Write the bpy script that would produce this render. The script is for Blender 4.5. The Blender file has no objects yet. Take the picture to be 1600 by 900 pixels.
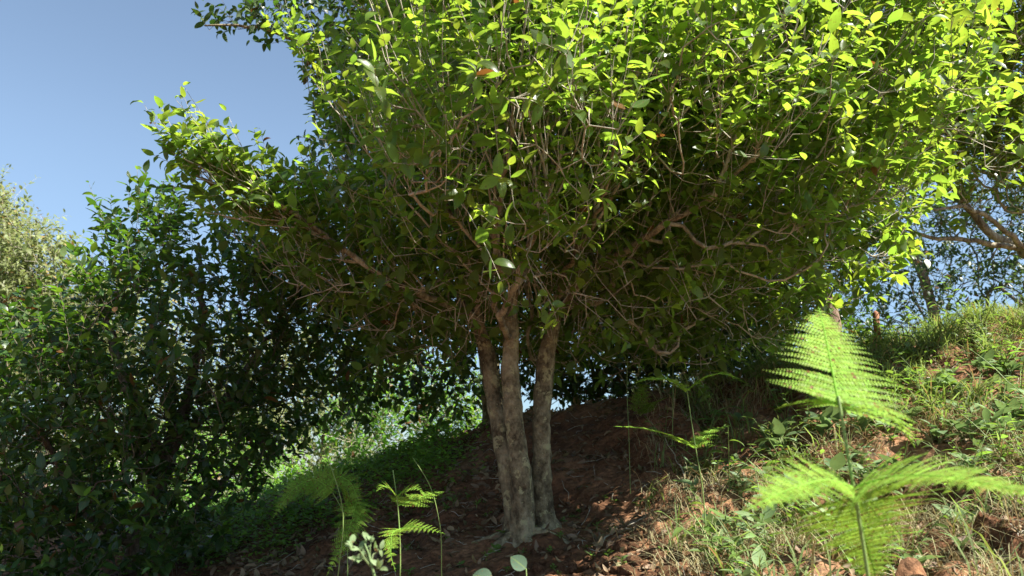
import bpy, math, random
import numpy as np
from mathutils import Vector, noise as mnoise

rng = np.random.default_rng(7)
random.seed(7)
scene = bpy.context.scene
col = scene.collection

# ------------------------------------------------------------------ camera model
CAM = np.array([0.0, 0.0, 0.75])
PITCH = math.radians(12.0)
LENS = 28.0
F = 1600 * LENS / 36.0
cP, sP = math.cos(PITCH), math.sin(PITCH)

def ray(px, py):
    u, v = (px - 800) / F, (450 - py) / F
    return np.array([u, cP - v * sP, sP + v * cP])

def P(px, py, d):
    """a point on the sight line of a picture position, d metres ahead"""
    r = ray(px, py)
    return CAM + r * (d / r[1])

def project(p):
    q = np.atleast_2d(p) - CAM
    zc = q[:, 1] * cP + q[:, 2] * sP
    yc = -q[:, 1] * sP + q[:, 2] * cP
    zc = np.maximum(zc, 1e-3)
    return 800 + F * q[:, 0] / zc, 450 - F * yc / zc

# ------------------------------------------------------------------ noise
def _h(ix, iy, s):
    n = (ix * 374761393 + iy * 668265263 + s * 974711) & 0x7fffffff
    n = ((n ^ (n >> 13)) * 1274126177) & 0x7fffffff
    n = (n ^ (n >> 16)) & 0xffff
    return n / 65535.0

def vnoise(x, y, s=0):
    ix, iy = np.floor(x).astype(np.int64), np.floor(y).astype(np.int64)
    fx, fy = x - ix, y - iy
    fx, fy = fx * fx * (3 - 2 * fx), fy * fy * (3 - 2 * fy)
    a, b = _h(ix, iy, s), _h(ix + 1, iy, s)
    c, d = _h(ix, iy + 1, s), _h(ix + 1, iy + 1, s)
    return (a + (b - a) * fx) * (1 - fy) + (c + (d - c) * fx) * fy - 0.5

def fbm(x, y, s=0, o=4):
    t, a = 0, 1.0
    for k in range(o):
        t = t + a * vnoise(x * 2 ** k + k * 17.3, y * 2 ** k - k * 9.1, s + k)
        a *= 0.5
    return t

def sstep(a, b, x):
    t = np.clip((x - a) / (b - a), 0, 1)
    return t * t * (3 - 2 * t)

RISE_Y = np.array([-50, 2.6, 3.2, 3.95, 4.5, 5.1, 5.6, 6.2, 7.0, 9.0, 12, 30, 60, 400])
RISE_Z = np.array([0, 0, 0.01, 0.07, 0.24, 0.44, 0.53, 0.50, 0.30, -0.5, -1.6, -7, -10, -14])
def gz(x, y, detail=True):
    x, y = np.asarray(x, float), np.asarray(y, float)
    xc = 9 * np.tanh(x / 9)
    A = np.where(xc > 0, 1 + 0.18 * xc, np.maximum(1 + 0.4 * xc, 0.12))
    yy = y + 0.35 * fbm(x * 0.7, y * 0.1, 5, 2)
    r = np.interp(yy, RISE_Y, RISE_Z) * 0.5 + 0.25 * np.interp(yy - .22, RISE_Y, RISE_Z) + .25 * np.interp(yy + .22, RISE_Y, RISE_Z)
    r = np.where(r > 0, r * A, r)
    yg = np.minimum(y, 5.6)
    yg = np.maximum(yg, -6)
    z = 0.08 * yg + 0.12 * xc + r
    near = np.exp(-np.maximum(np.hypot(x, y - 4) - 6, 0) / 6)
    z = z + 0.10 * fbm(x * 0.8, y * 0.8, 11, 3) * near
    z = z + 3.0 * fbm(x * 0.03, y * 0.03, 31, 3) * (1 - near)
    if detail:
        hs = fbm(x * 1.5 + 3.1, y * 1.9, 77, 3) + .25 * fbm(x * 6, y * 6, 78, 2)
        z = z + .10 * sstep(.2, .9, x) * sstep(-.06, .05, hs) * sstep(5.3, 4.7, y) * near
        z = z + (0.075 + .035 * sstep(.5, 1.2, x)) * fbm(x * 3.2, y * 3.2, 21, 5) * near
        z = z + 0.075 * np.abs(fbm(x * 6.5, y * 6.5, 41, 4)) * near
    return z

def ghit(px, py, dmin=1.0, dmax=12.0):
    r = ray(px, py); r = r / r[1]
    d = np.arange(dmin, dmax, 0.01)
    pts = CAM[None] + r[None] * d[:, None]
    below = pts[:, 2] < gz(pts[:, 0], pts[:, 1])
    i = np.argmax(below)
    if not below[i]:
        i = len(d) - 1
    return pts[i]

# ------------------------------------------------------------------ mesh helpers
def build_mesh(name, V, tris=None, quads=None, attr=None, smooth=True):
    me = bpy.data.meshes.new(name)
    V = np.asarray(V, np.float32).reshape(-1, 3)
    tris = np.zeros((0, 3), np.int32) if tris is None or len(tris) == 0 else np.asarray(tris, np.int32).reshape(-1, 3)
    quads = np.zeros((0, 4), np.int32) if quads is None or len(quads) == 0 else np.asarray(quads, np.int32).reshape(-1, 4)
    me.vertices.add(len(V)); me.vertices.foreach_set('co', V.ravel())
    nl = tris.size + quads.size
    me.loops.add(nl)
    me.loops.foreach_set('vertex_index', np.concatenate([tris.ravel(), quads.ravel()]))
    me.polygons.add(len(tris) + len(quads))
    st = np.concatenate([np.arange(len(tris)) * 3, tris.size + np.arange(len(quads)) * 4])
    me.polygons.foreach_set('loop_start', st.astype(np.int32))
    me.polygons.foreach_set('use_smooth', np.full(len(st), smooth, bool))
    if attr is not None:
        a = me.attributes.new('leafco', 'FLOAT_VECTOR', 'POINT')
        a.data.foreach_set('vector', np.asarray(attr, np.float32).ravel())
    me.update(calc_edges=True)
    me.validate()
    return me

class MB:
    """collects pieces of one mesh"""
    def __init__(s):
        s.V, s.T, s.Q, s.A, s.n = [], [], [], [], 0
    def add(s, V, tris=None, quads=None, attr=None):
        V = np.asarray(V, float).reshape(-1, 3)
        s.V.append(V)
        if tris is not None and len(tris): s.T.append(np.asarray(tris).reshape(-1, 3) + s.n)
        if quads is not None and len(quads): s.Q.append(np.asarray(quads).reshape(-1, 4) + s.n)
        s.A.append(np.zeros((len(V), 3)) if attr is None else np.asarray(attr, float).reshape(-1, 3))
        s.n += len(V)
    def mesh(s, name, origin=(0, 0, 0), smooth=True):
        V = np.concatenate(s.V) - np.asarray(origin)[None]
        return build_mesh(name, V, np.concatenate(s.T) if s.T else None, np.concatenate(s.Q) if s.Q else None,
                          np.concatenate(s.A), smooth)

def norm(v):
    v = np.asarray(v, float)
    return v / np.maximum(np.linalg.norm(v, axis=-1, keepdims=True), 1e-9)

def tube(mb, pts, rad, sides=5, rough=0.0, cap=True, age=0.0, seed=0):
    pts = np.asarray(pts, float); rad = np.asarray(rad, float)
    n = len(pts)
    if n < 2: return
    t = np.gradient(pts, axis=0); t = norm(t)
    a = np.cross(t[0], [0.31, 0.77, 0.2]); a = a / max(np.linalg.norm(a), 1e-6)
    ang = np.linspace(0, 2 * np.pi, sides, endpoint=False)
    V = np.zeros((n, sides, 3))
    for i in range(n):
        a = a - t[i] * np.dot(a, t[i]); a = a / max(np.linalg.norm(a), 1e-9)
        b = np.cross(t[i], a)
        r = rad[i]
        if rough > 0:
            nz = np.array([mnoise.noise(Vector((math.cos(q) * 1.1 + seed, math.sin(q) * 1.1, i * 0.28))) +
                           .5 * mnoise.noise(Vector((math.cos(q) * 2.3 - seed, math.sin(q) * 2.3, i * 0.7))) for q in ang])
            r = r * (1 + rough * nz)
        else:
            r = np.full(sides, r)
        V[i] = pts[i] + r[:, None] * (np.cos(ang)[:, None] * a + np.sin(ang)[:, None] * b)
    idx = np.arange(n * sides).reshape(n, sides)
    nx = np.roll(idx, -1, axis=1)
    q = np.stack([idx[:-1], nx[:-1], nx[1:], idx[1:]], -1).reshape(-1, 4)
    V = V.reshape(-1, 3)
    T = None
    if cap:
        V = np.concatenate([V, pts[-1:] + t[-1:] * rad[-1]])
        e = n * sides
        T = np.stack([idx[-1], nx[-1], np.full(sides, e)], -1)
    A = np.zeros((len(V), 3)); A[:, 2] = age
    mb.add(V, T, q, A)

# leaf templates: y along the blade, x across, z up
def leaf_template(width, rows, fold, curl, twist, wave=0.0, point=1.0):
    v = np.linspace(0, 1, rows + 2)
    V, A = [(0, 0, 0)], [(0, 0, 0)]
    for i in range(1, rows + 1):
        t = v[i]
        w = width * (math.sin(math.pi * t ** 0.85) ** 0.8) * (1 - 0.25 * t * point)
        for s in (-1, 0, 1):
            x = s * w; z = abs(s) * w * fold + (s != 0) * wave * math.sin(i * 2.4 + s)
            tw = twist * t
            V.append((x * math.cos(tw) - z * math.sin(tw), t, z * math.cos(tw) + x * math.sin(tw)))
            A.append((s, t, 0))
    V.append((0, 1, 0)); A.append((0, 1, 0))
    V = np.array(V, float)
    th = curl * V[:, 1]                                   # bend along the length
    y = np.where(abs(curl) > 1e-3, np.sin(th) / (curl if abs(curl) > 1e-3 else 1), V[:, 1])
    z = -(1 - np.cos(th)) / (curl if abs(curl) > 1e-3 else 1)
    V = np.stack([V[:, 0], y + V[:, 2] * np.sin(th), z + V[:, 2] * np.cos(th)], 1)
    T = [(0, 2, 1), (0, 3, 2)]; Q = []
    for i in range(rows - 1):
        b = 1 + 3 * i
        Q += [(b, b + 1, b + 4, b + 3), (b + 1, b + 2, b + 5, b + 4)]
    b = 1 + 3 * (rows - 1); e = 1 + 3 * rows
    T += [(b, b + 1, e), (b + 1, b + 2, e)]
    return V, np.array(T), np.array(Q), np.array(A, float)

def leaves(mb, pos, direc, up, size, age, temps):
    """one separate blade per row, all in one mesh"""
    pos, direc, up = np.asarray(pos), norm(direc), np.asarray(up)
    size, age = np.asarray(size), np.asarray(age)
    x = norm(np.cross(direc, up)); z = np.cross(x, direc)
    which = rng.integers(0, len(temps), len(pos))
    for k, (tv, tt, tq, ta) in enumerate(temps):
        m = np.where(which == k)[0]
        if len(m) == 0: continue
        n = len(tv)
        V = pos[m][:, None] + size[m][:, None, None] * (tv[None, :, 0:1] * x[m][:, None] + tv[None, :, 1:2] * direc[m][:, None] + tv[None, :, 2:3] * z[m][:, None])
        off = (np.arange(len(m)) * n)[:, None, None]
        A = np.repeat(ta[None], len(m), 0); A[:, :, 2] = age[m][:, None]
        mb.add(V.reshape(-1, 3), (tt[None] + off).reshape(-1, 3), (tq[None] + off).reshape(-1, 4) if len(tq) else None, A.reshape(-1, 3))

TEA = [leaf_template(w, 4, f, c, t, wv) for w, f, c, t, wv in
       [(.21, .45, 1.5, .5, .01), (.29, .05, .3, .25, .014), (.25, .22, .5, .1, .008), (.27, .14, .8, -.15, .012), (.24, .34, .2, .2, .006), (.28, .10, -.3, .1, .01),
        (.25, .20, 1.0, -.2, .012), (.26, .28, .6, .3, .01)]]
ROUND = [leaf_template(w, 4, f, c, t, .006) for w, f, c, t in [(.27, .2, .5, .1), (.30, .1, .8, -.2), (.25, .3, .2, .2), (.28, .15, -.2, .1)]]
SMALL = [leaf_template(w, 2, f, c, t) for w, f, c, t in [(.25, .2, .4, .1), (.28, .1, .8, -.2), (.22, .35, .1, .2)]]
LANCE = [leaf_template(w, 4, f, c, t, .006) for w, f, c, t in [(.13, .3, .7, .1), (.15, .2, 1.1, -.2), (.12, .4, .3, .2)]]

# ------------------------------------------------------------------ scene graph helpers
def thing(name, label, cat, loc, group=None, rotz=0.0):
    o = bpy.data.objects.new(name, None); col.objects.link(o)
    o.location = loc; o.rotation_euler = (0, 0, rotz)
    o.empty_display_size = 0.1
    o['label'] = label; o['category'] = cat
    if group: o['group'] = group
    return o

def part(name, me, mat, parent=None):
    o = bpy.data.objects.new(name, me); col.objects.link(o)
    if mat is not None and len(me.materials) == 0: me.materials.append(mat)
    if parent is not None: o.parent = parent
    return o

def tag(o, label, cat, group=None, kind=None):
    if label: o['label'] = label
    if cat: o['category'] = cat
    if group: o['group'] = group
    if kind: o['kind'] = kind
    return o

def dup(root, loc, rotz, label, group, s=1.0):
    r = root.copy(); col.objects.link(r); r.location = loc; r.rotation_euler = (0, 0, rotz); r.scale = (s, s, s)
    r['label'] = label
    if group: r['group'] = group
    for ch in list(root.children):
        c = ch.copy(); col.objects.link(c); c.parent = r
    return r

# ------------------------------------------------------------------ materials
def new_mat(name):
    m = bpy.data.materials.new(name); m.use_nodes = True
    nt = m.node_tree; nt.nodes.clear()
    return m, nt, nt.nodes, nt.links

def ramp(N, stops, interp='LINEAR'):
    r = N.new('ShaderNodeValToRGB'); r.color_ramp.interpolation = interp
    els = r.color_ramp.elements
    while len(els) < len(stops): els.new(0.5)
    for e, (p, c) in zip(els, stops):
        e.position = p; e.color = (*c, 1)
    return r

def leaf_mat(name, old, young, trans_old, trans_young, fac=0.45, rough=0.38, spec=0.5, dead=(.20, .10, .03), dead_p=0.012, vein=0.25):
    m, nt, N, L = new_mat(name)
    at = N.new('ShaderNodeAttribute'); at.attribute_name = 'leafco'
    sep = N.new('ShaderNodeSeparateXYZ'); L.new(at.outputs['Vector'], sep.inputs[0])
    geo = N.new('ShaderNodeNewGeometry')
    def math_(op, a, b=None, c=None, clamp=False):
        n = N.new('ShaderNodeMath'); n.operation = op; n.use_clamp = clamp
        for i, x in enumerate((a, b, c)):
            if x is None: continue
            if isinstance(x, (int, float)): n.inputs[i].default_value = x
            else: L.new(x, n.inputs[i])
        return n.outputs[0]
    def mix(f, a, b, mode='MIX'):
        n = N.new('ShaderNodeMix'); n.data_type = 'RGBA'; n.blend_type = mode
        if isinstance(f, (int, float)): n.inputs[0].default_value = f
        else: L.new(f, n.inputs[0])
        for i, x in ((6, a), (7, b)):
            if isinstance(x, tuple): n.inputs[i].default_value = (*x, 1)
            else: L.new(x, n.inputs[i])
        return n.outputs[2]
    rnd = geo.outputs['Random Per Island']
    age = math_('ADD', sep.outputs['Z'], math_('MULTIPLY_ADD', rnd, 0.36, -0.18), clamp=True)
    hs = math_('FRACT', math_('MULTIPLY', rnd, 37.7))
    base = mix(age, old, young)
    tr = mix(age, trans_old, trans_young)
    # blotchy chlorophyll
    tc = N.new('ShaderNodeTexCoord')
    nz = N.new('ShaderNodeTexNoise'); nz.inputs['Scale'].default_value = 40; nz.inputs['Detail'].default_value = 3
    L.new(tc.outputs['Object'], nz.inputs['Vector'])
    val = math_('ADD', math_('MULTIPLY_ADD', hs, 0.5, 0.72), math_('MULTIPLY_ADD', nz.outputs['Fac'], 0.5, -0.25))
    hsv = N.new('ShaderNodeHueSaturation'); L.new(base, hsv.inputs['Color']); L.new(val, hsv.inputs['Value'])
    hue = math_('MULTIPLY_ADD', hs, 0.03, 0.485); L.new(hue, hsv.inputs['Hue'])
    hsv2 = N.new('ShaderNodeHueSaturation'); L.new(tr, hsv2.inputs['Color']); L.new(val, hsv2.inputs['Value']); L.new(hue, hsv2.inputs['Hue'])
    # midrib and side veins
    ax = math_('ABSOLUTE', sep.outputs['X'])
    rib = math_('MULTIPLY', math_('LESS_THAN', ax, 0.09), vein)
    side = math_('MULTIPLY', math_('GREATER_THAN', math_('FRACT', math_('SUBTRACT', math_('MULTIPLY', sep.outputs['Y'], 9.0), math_('MULTIPLY', ax, 1.8))), 0.86), vein * 0.35)
    vv = math_('MAXIMUM', rib, side)
    cB = mix(vv, hsv.outputs['Color'], (.22, .30, .07))
    cT = hsv2.outputs['Color']
    ns = N.new('ShaderNodeTexNoise'); ns.inputs['Scale'].default_value = 130; ns.inputs['Detail'].default_value = 2
    L.new(tc.outputs['Object'], ns.inputs['Vector'])
    spot = math_('MULTIPLY', math_('GREATER_THAN', ns.outputs['Fac'], .66), .65)
    cB = mix(spot, cB, (.16, .10, .035)); cT = mix(spot, cT, (.22, .14, .03))
    isdead = math_('GREATER_THAN', math_('FRACT', math_('MULTIPLY', rnd, 91.3)), 1 - dead_p)
    cB = mix(isdead, cB, dead); cT = mix(isdead, cT, (dead[0] * .9, dead[1] * .7, dead[2] * .5))
    # underside paler, duller
    cB2 = mix(0.45, cB, (.13, .19, .075))
    cBB = mix(geo.outputs['Backfacing'], cB, cB2)
    bs = N.new('ShaderNodeBsdfPrincipled')
    L.new(cBB, bs.inputs['Base Color'])
    L.new(math_('MULTIPLY_ADD', geo.outputs['Backfacing'], 0.3, math_('MULTIPLY_ADD', hs, 0.15, rough - 0.07)), bs.inputs['Roughness'])
    bs.inputs['Specular IOR Level'].default_value = spec
    bmp = N.new('ShaderNodeBump'); bmp.inputs['Strength'].default_value = 0.35; bmp.inputs['Distance'].default_value = 0.004
    hgt = math_('SUBTRACT', math_('MULTIPLY', nz.outputs['Fac'], 0.6), math_('MULTIPLY', vv, 1.2))
    L.new(hgt, bmp.inputs['Height']); L.new(bmp.outputs[0], bs.inputs['Normal'])
    tl = N.new('ShaderNodeBsdfTranslucent'); L.new(cT, tl.inputs['Color'])
    mx = N.new('ShaderNodeMixShader'); mx.inputs[0].default_value = fac
    L.new(bs.outputs[0], mx.inputs[1]); L.new(tl.outputs[0], mx.inputs[2])
    out = N.new('ShaderNodeOutputMaterial'); L.new(mx.outputs[0], out.inputs[0])
    return m

def bark_mat(name, stops, scale=9, rough=0.9, bump=0.6, moss=0.0, stretch=0.35):
    m, nt, N, L = new_mat(name)
    tc = N.new('ShaderNodeTexCoord'); mp = N.new('ShaderNodeMapping'); mp.inputs['Scale'].default_value = (1, 1, stretch)
    L.new(tc.outputs['Object'], mp.inputs[0])
    n1 = N.new('ShaderNodeTexNoise'); n1.inputs['Scale'].default_value = scale; n1.inputs['Detail'].default_value = 8; n1.inputs['Roughness'].default_value = .65
    L.new(mp.outputs[0], n1.inputs['Vector'])
    nf = N.new('ShaderNodeTexNoise'); nf.inputs['Scale'].default_value = scale * 4.5; nf.inputs['Detail'].default_value = 8; nf.inputs['Roughness'].default_value = .7
    L.new(mp.outputs[0], nf.inputs['Vector'])
    av = N.new('ShaderNodeMath'); av.operation = 'MULTIPLY_ADD'; av.inputs[1].default_value = .8; L.new(nf.outputs['Fac'], av.inputs[0])
    a2 = N.new('ShaderNodeMath'); a2.operation = 'ADD'; a2.inputs[1].default_value = -.40; L.new(n1.outputs['Fac'], a2.inputs[0]); L.new(a2.outputs[0], av.inputs[2])
    r = ramp(N, stops); L.new(av.outputs[0], r.inputs[0])
    n2 = N.new('ShaderNodeTexNoise'); n2.inputs['Scale'].default_value = scale * 2.6; n2.inputs['Detail'].default_value = 9; n2.inputs['Roughness'].default_value = .68
    L.new(tc.outputs['Object'], n2.inputs['Vector'])
    lich = ramp(N, [(.55, (0, 0, 0)), (.60, (1, 1, 1))]); L.new(n2.outputs['Fac'], lich.inputs[0])
    mx = N.new('ShaderNodeMix'); mx.data_type = 'RGBA'
    L.new(r.outputs[0], mx.inputs[6]); mx.inputs[7].default_value = (.40, .37, .20, 1)
    mm = N.new('ShaderNodeMath'); mm.operation = 'MULTIPLY'; mm.inputs[1].default_value = moss; L.new(lich.outputs[0], mm.inputs[0]); L.new(mm.outputs[0], mx.inputs[0])
    n3 = N.new('ShaderNodeTexNoise'); n3.inputs['Scale'].default_value = scale * 8; n3.inputs['Detail'].default_value = 6
    L.new(mp.outputs[0], n3.inputs['Vector'])
    ad = N.new('ShaderNodeMath'); ad.operation = 'ADD'; L.new(n1.outputs['Fac'], ad.inputs[0]); L.new(n3.outputs['Fac'], ad.inputs[1])
    b = N.new('ShaderNodeBump'); b.inputs['Strength'].default_value = bump; b.inputs['Distance'].default_value = .012
    L.new(ad.outputs[0], b.inputs['Height'])
    bs = N.new('ShaderNodeBsdfPrincipled'); bs.inputs['Roughness'].default_value = rough; bs.inputs['Specular IOR Level'].default_value = .25
    L.new(mx.outputs[2], bs.inputs['Base Color']); L.new(b.outputs[0], bs.inputs['Normal'])
    out = N.new('ShaderNodeOutputMaterial'); L.new(bs.outputs[0], out.inputs[0])
    return m

def soil_mat(name, kind='ground'):
    m, nt, N, L = new_mat(name)
    tc = N.new('ShaderNodeTexCoord')
    n1 = N.new('ShaderNodeTexNoise'); n1.inputs['Scale'].default_value = 2.3; n1.inputs['Detail'].default_value = 8; n1.inputs['Roughness'].default_value = .62
    L.new(tc.outputs['Object'], n1.inputs['Vector'])
    r = ramp(N, [(.28, (.075, .036, .020)), (.45, (.17, .085, .045)), (.58, (.27, .145, .078)), (.74, (.36, .22, .13))])
    L.new(n1.outputs['Fac'], r.inputs[0])
    n2 = N.new('ShaderNodeTexNoise'); n2.inputs['Scale'].default_value = 28; n2.inputs['Detail'].default_value = 8; n2.inputs['Roughness'].default_value = .7
    L.new(tc.outputs['Object'], n2.inputs['Vector'])
    r2 = ramp(N, [(.3, (.35, .33, .32)), (.5, (.9, .88, .86)), (.72, (1.5, 1.4, 1.3))]); L.new(n2.outputs['Fac'], r2.inputs[0])
    mu = N.new('ShaderNodeMix'); mu.data_type = 'RGBA'; mu.blend_type = 'MULTIPLY'; mu.inputs[0].default_value = 1
    L.new(r.outputs[0], mu.inputs[6]); L.new(r2.outputs[0], mu.inputs[7])
    vo = N.new('ShaderNodeTexVoronoi'); vo.inputs['Scale'].default_value = 38
    L.new(tc.outputs['Object'], vo.inputs['Vector'])
    ad = N.new('ShaderNodeMath'); ad.operation = 'MULTIPLY_ADD'; L.new(vo.outputs['Distance'], ad.inputs[0]); ad.inputs[1].default_value = -.8; L.new(n2.outputs['Fac'], ad.inputs[2])
    b = N.new('ShaderNodeBump'); b.inputs['Strength'].default_value = .8; b.inputs['Distance'].default_value = .02
    L.new(ad.outputs[0], b.inputs['Height'])
    bs = N.new('ShaderNodeBsdfPrincipled'); bs.inputs['Roughness'].default_value = .95; bs.inputs['Specular IOR Level'].default_value = .15
    cfin = mu.outputs[2]
    if kind == 'ground':                                  # turf takes over from bare soil beyond the bank
        sx = N.new('ShaderNodeSeparateXYZ'); L.new(tc.outputs['Object'], sx.inputs[0])
        mr = N.new('ShaderNodeMapRange'); mr.inputs[1].default_value = 6.2; mr.inputs[2].default_value = 7.4; L.new(sx.outputs['Y'], mr.inputs[0])
        gm = N.new('ShaderNodeMix'); gm.data_type = 'RGBA'; L.new(mr.outputs[0], gm.inputs[0]); L.new(cfin, gm.inputs[6])
        gr = ramp(N, [(.3, (.04, .07, .02)), (.6, (.09, .13, .035)), (.8, (.16, .17, .07))]); L.new(n1.outputs['Fac'], gr.inputs[0]); L.new(gr.outputs[0], gm.inputs[7])
        cfin = gm.outputs[2]
    L.new(cfin, bs.inputs['Base Color']); L.new(b.outputs[0], bs.inputs['Normal'])
    out = N.new('ShaderNodeOutputMaterial'); L.new(bs.outputs[0], out.inputs[0])
    return m

M = {}
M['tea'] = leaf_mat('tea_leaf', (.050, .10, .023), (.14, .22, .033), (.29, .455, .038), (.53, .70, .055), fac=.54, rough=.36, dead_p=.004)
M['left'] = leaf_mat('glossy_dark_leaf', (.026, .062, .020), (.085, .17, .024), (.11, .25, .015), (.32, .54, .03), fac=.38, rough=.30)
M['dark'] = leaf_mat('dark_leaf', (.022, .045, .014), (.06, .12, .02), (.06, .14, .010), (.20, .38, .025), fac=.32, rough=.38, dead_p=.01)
M['right'] = leaf_mat('yellow_green_leaf', (.05, .09, .018), (.14, .20, .025), (.24, .36, .02), (.46, .60, .04), fac=.48, rough=.4, dead_p=.015, dead=(.35, .25, .03))
M['small'] = leaf_mat('small_dark_leaf', (.030, .050, .022), (.07, .12, .03), (.08, .14, .03), (.20, .32, .05), fac=.35, rough=.42, dead_p=.03)
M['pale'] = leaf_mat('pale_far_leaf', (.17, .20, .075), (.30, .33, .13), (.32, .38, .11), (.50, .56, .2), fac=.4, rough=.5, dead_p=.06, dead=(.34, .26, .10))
M['fern'] = leaf_mat('fern_green', (.15, .27, .03), (.27, .43, .06), (.32, .54, .04), (.52, .74, .09), fac=.4, rough=.55, spec=.18, dead_p=.025, vein=0)
M['herb'] = leaf_mat('herb_green', (.07, .13, .025), (.15, .24, .05), (.20, .38, .03), (.36, .54, .07), fac=.4, rough=.5, dead_p=.03)
M['greyherb'] = leaf_mat('grey_green_leaf', (.10, .17, .07), (.20, .28, .12), (.18, .28, .08), (.28, .40, .12), fac=.3, rough=.6, dead_p=.02)
M['palebroad'] = leaf_mat('pale_broad_leaf', (.055, .10, .055), (.09, .135, .08), (.05, .10, .04), (.08, .13, .05), fac=.25, rough=.5, dead_p=0, vein=.5)
M['grass'] = leaf_mat('grass_blade', (.13, .18, .045), (.28, .33, .11), (.26, .38, .05), (.42, .52, .12), fac=.4, rough=.5, dead_p=.10, dead=(.40, .32, .16), vein=0)
M['straw'] = leaf_mat('dry_straw', (.36, .27, .14), (.58, .47, .28), (.28, .18, .07), (.40, .30, .14), fac=.25, rough=.7, dead_p=0, vein=0)
M['cover'] = leaf_mat('ground_cover_leaf', (.10, .22, .028), (.17, .32, .04), (.32, .6, .03), (.45, .72, .05), fac=.4, rough=.55, dead_p=.02, vein=0)
M['litter'] = leaf_mat('dead_leaf', (.13, .075, .04), (.32, .22, .13), (.10, .05, .02), (.20, .12, .05), fac=.15, rough=.7, dead_p=.0)
M['bark'] = bark_mat('lichen_bark', [(.34, (.065, .050, .028)), (.45, (.155, .125, .073)), (.56, (.25, .208, .125)), (.70, (.37, .315, .20))], 8, moss=.8, bump=1.0, stretch=.75)
M['twig'] = bark_mat('pale_twig_bark', [(.32, (.20, .175, .13)), (.5, (.40, .36, .28)), (.7, (.56, .52, .43))], 22, moss=.4, bump=.2)
M['limb'] = bark_mat('grey_limb_bark', [(.34, (.10, .08, .055)), (.47, (.22, .185, .13)), (.58, (.34, .30, .22)), (.72, (.50, .46, .36))], 12, moss=.5, bump=.6)
M['twigdark'] = bark_mat('dark_twig_bark', [(.32, (.06, .045, .032)), (.5, (.14, .11, .08)), (.7, (.26, .22, .17))], 16, moss=.3, bump=.3)
M['brown'] = bark_mat('brown_bark', [(.32, (.10, .06, .04)), (.5, (.22, .145, .10)), (.7, (.36, .26, .19))], 12, moss=.25, bump=.4)
M['stem'] = leaf_mat('fern_stem_green', (.15, .20, .05), (.22, .30, .08), (.2, .3, .05), (.2, .3, .05), fac=.15, rough=.5, dead_p=0, vein=0)
M['soil'] = soil_mat('red_soil')


# ------------------------------------------------------------------ ground
def axis(lo, hi, step, far, growth):
    a = list(np.arange(lo, hi + step / 2, step))
    s = step; x = a[-1]
    while x < far:
        s *= growth; x += s; a.append(x)
    s = step; x = a[0]; pre = []
    while x > -far:
        s *= growth; x -= s; pre.append(x)
    return np.array(pre[::-1] + a)
gx = axis(-3.2, 4.4, 0.024, 420, 1.14)
gy = axis(1.6, 6.6, 0.024, 420, 1.14)
X, Y = np.meshgrid(gx, gy)
Z = gz(X, Y)
nyy, nxx = X.shape
I = np.arange(nyy * nxx).reshape(nyy, nxx)
Qd = np.stack([I[:-1, :-1], I[:-1, 1:], I[1:, 1:], I[1:, :-1]], -1).reshape(-1, 4)
g = part('ground', build_mesh('ground', np.stack([X, Y, Z], -1), None, Qd), M['soil'])
g['kind'] = 'structure'

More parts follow.
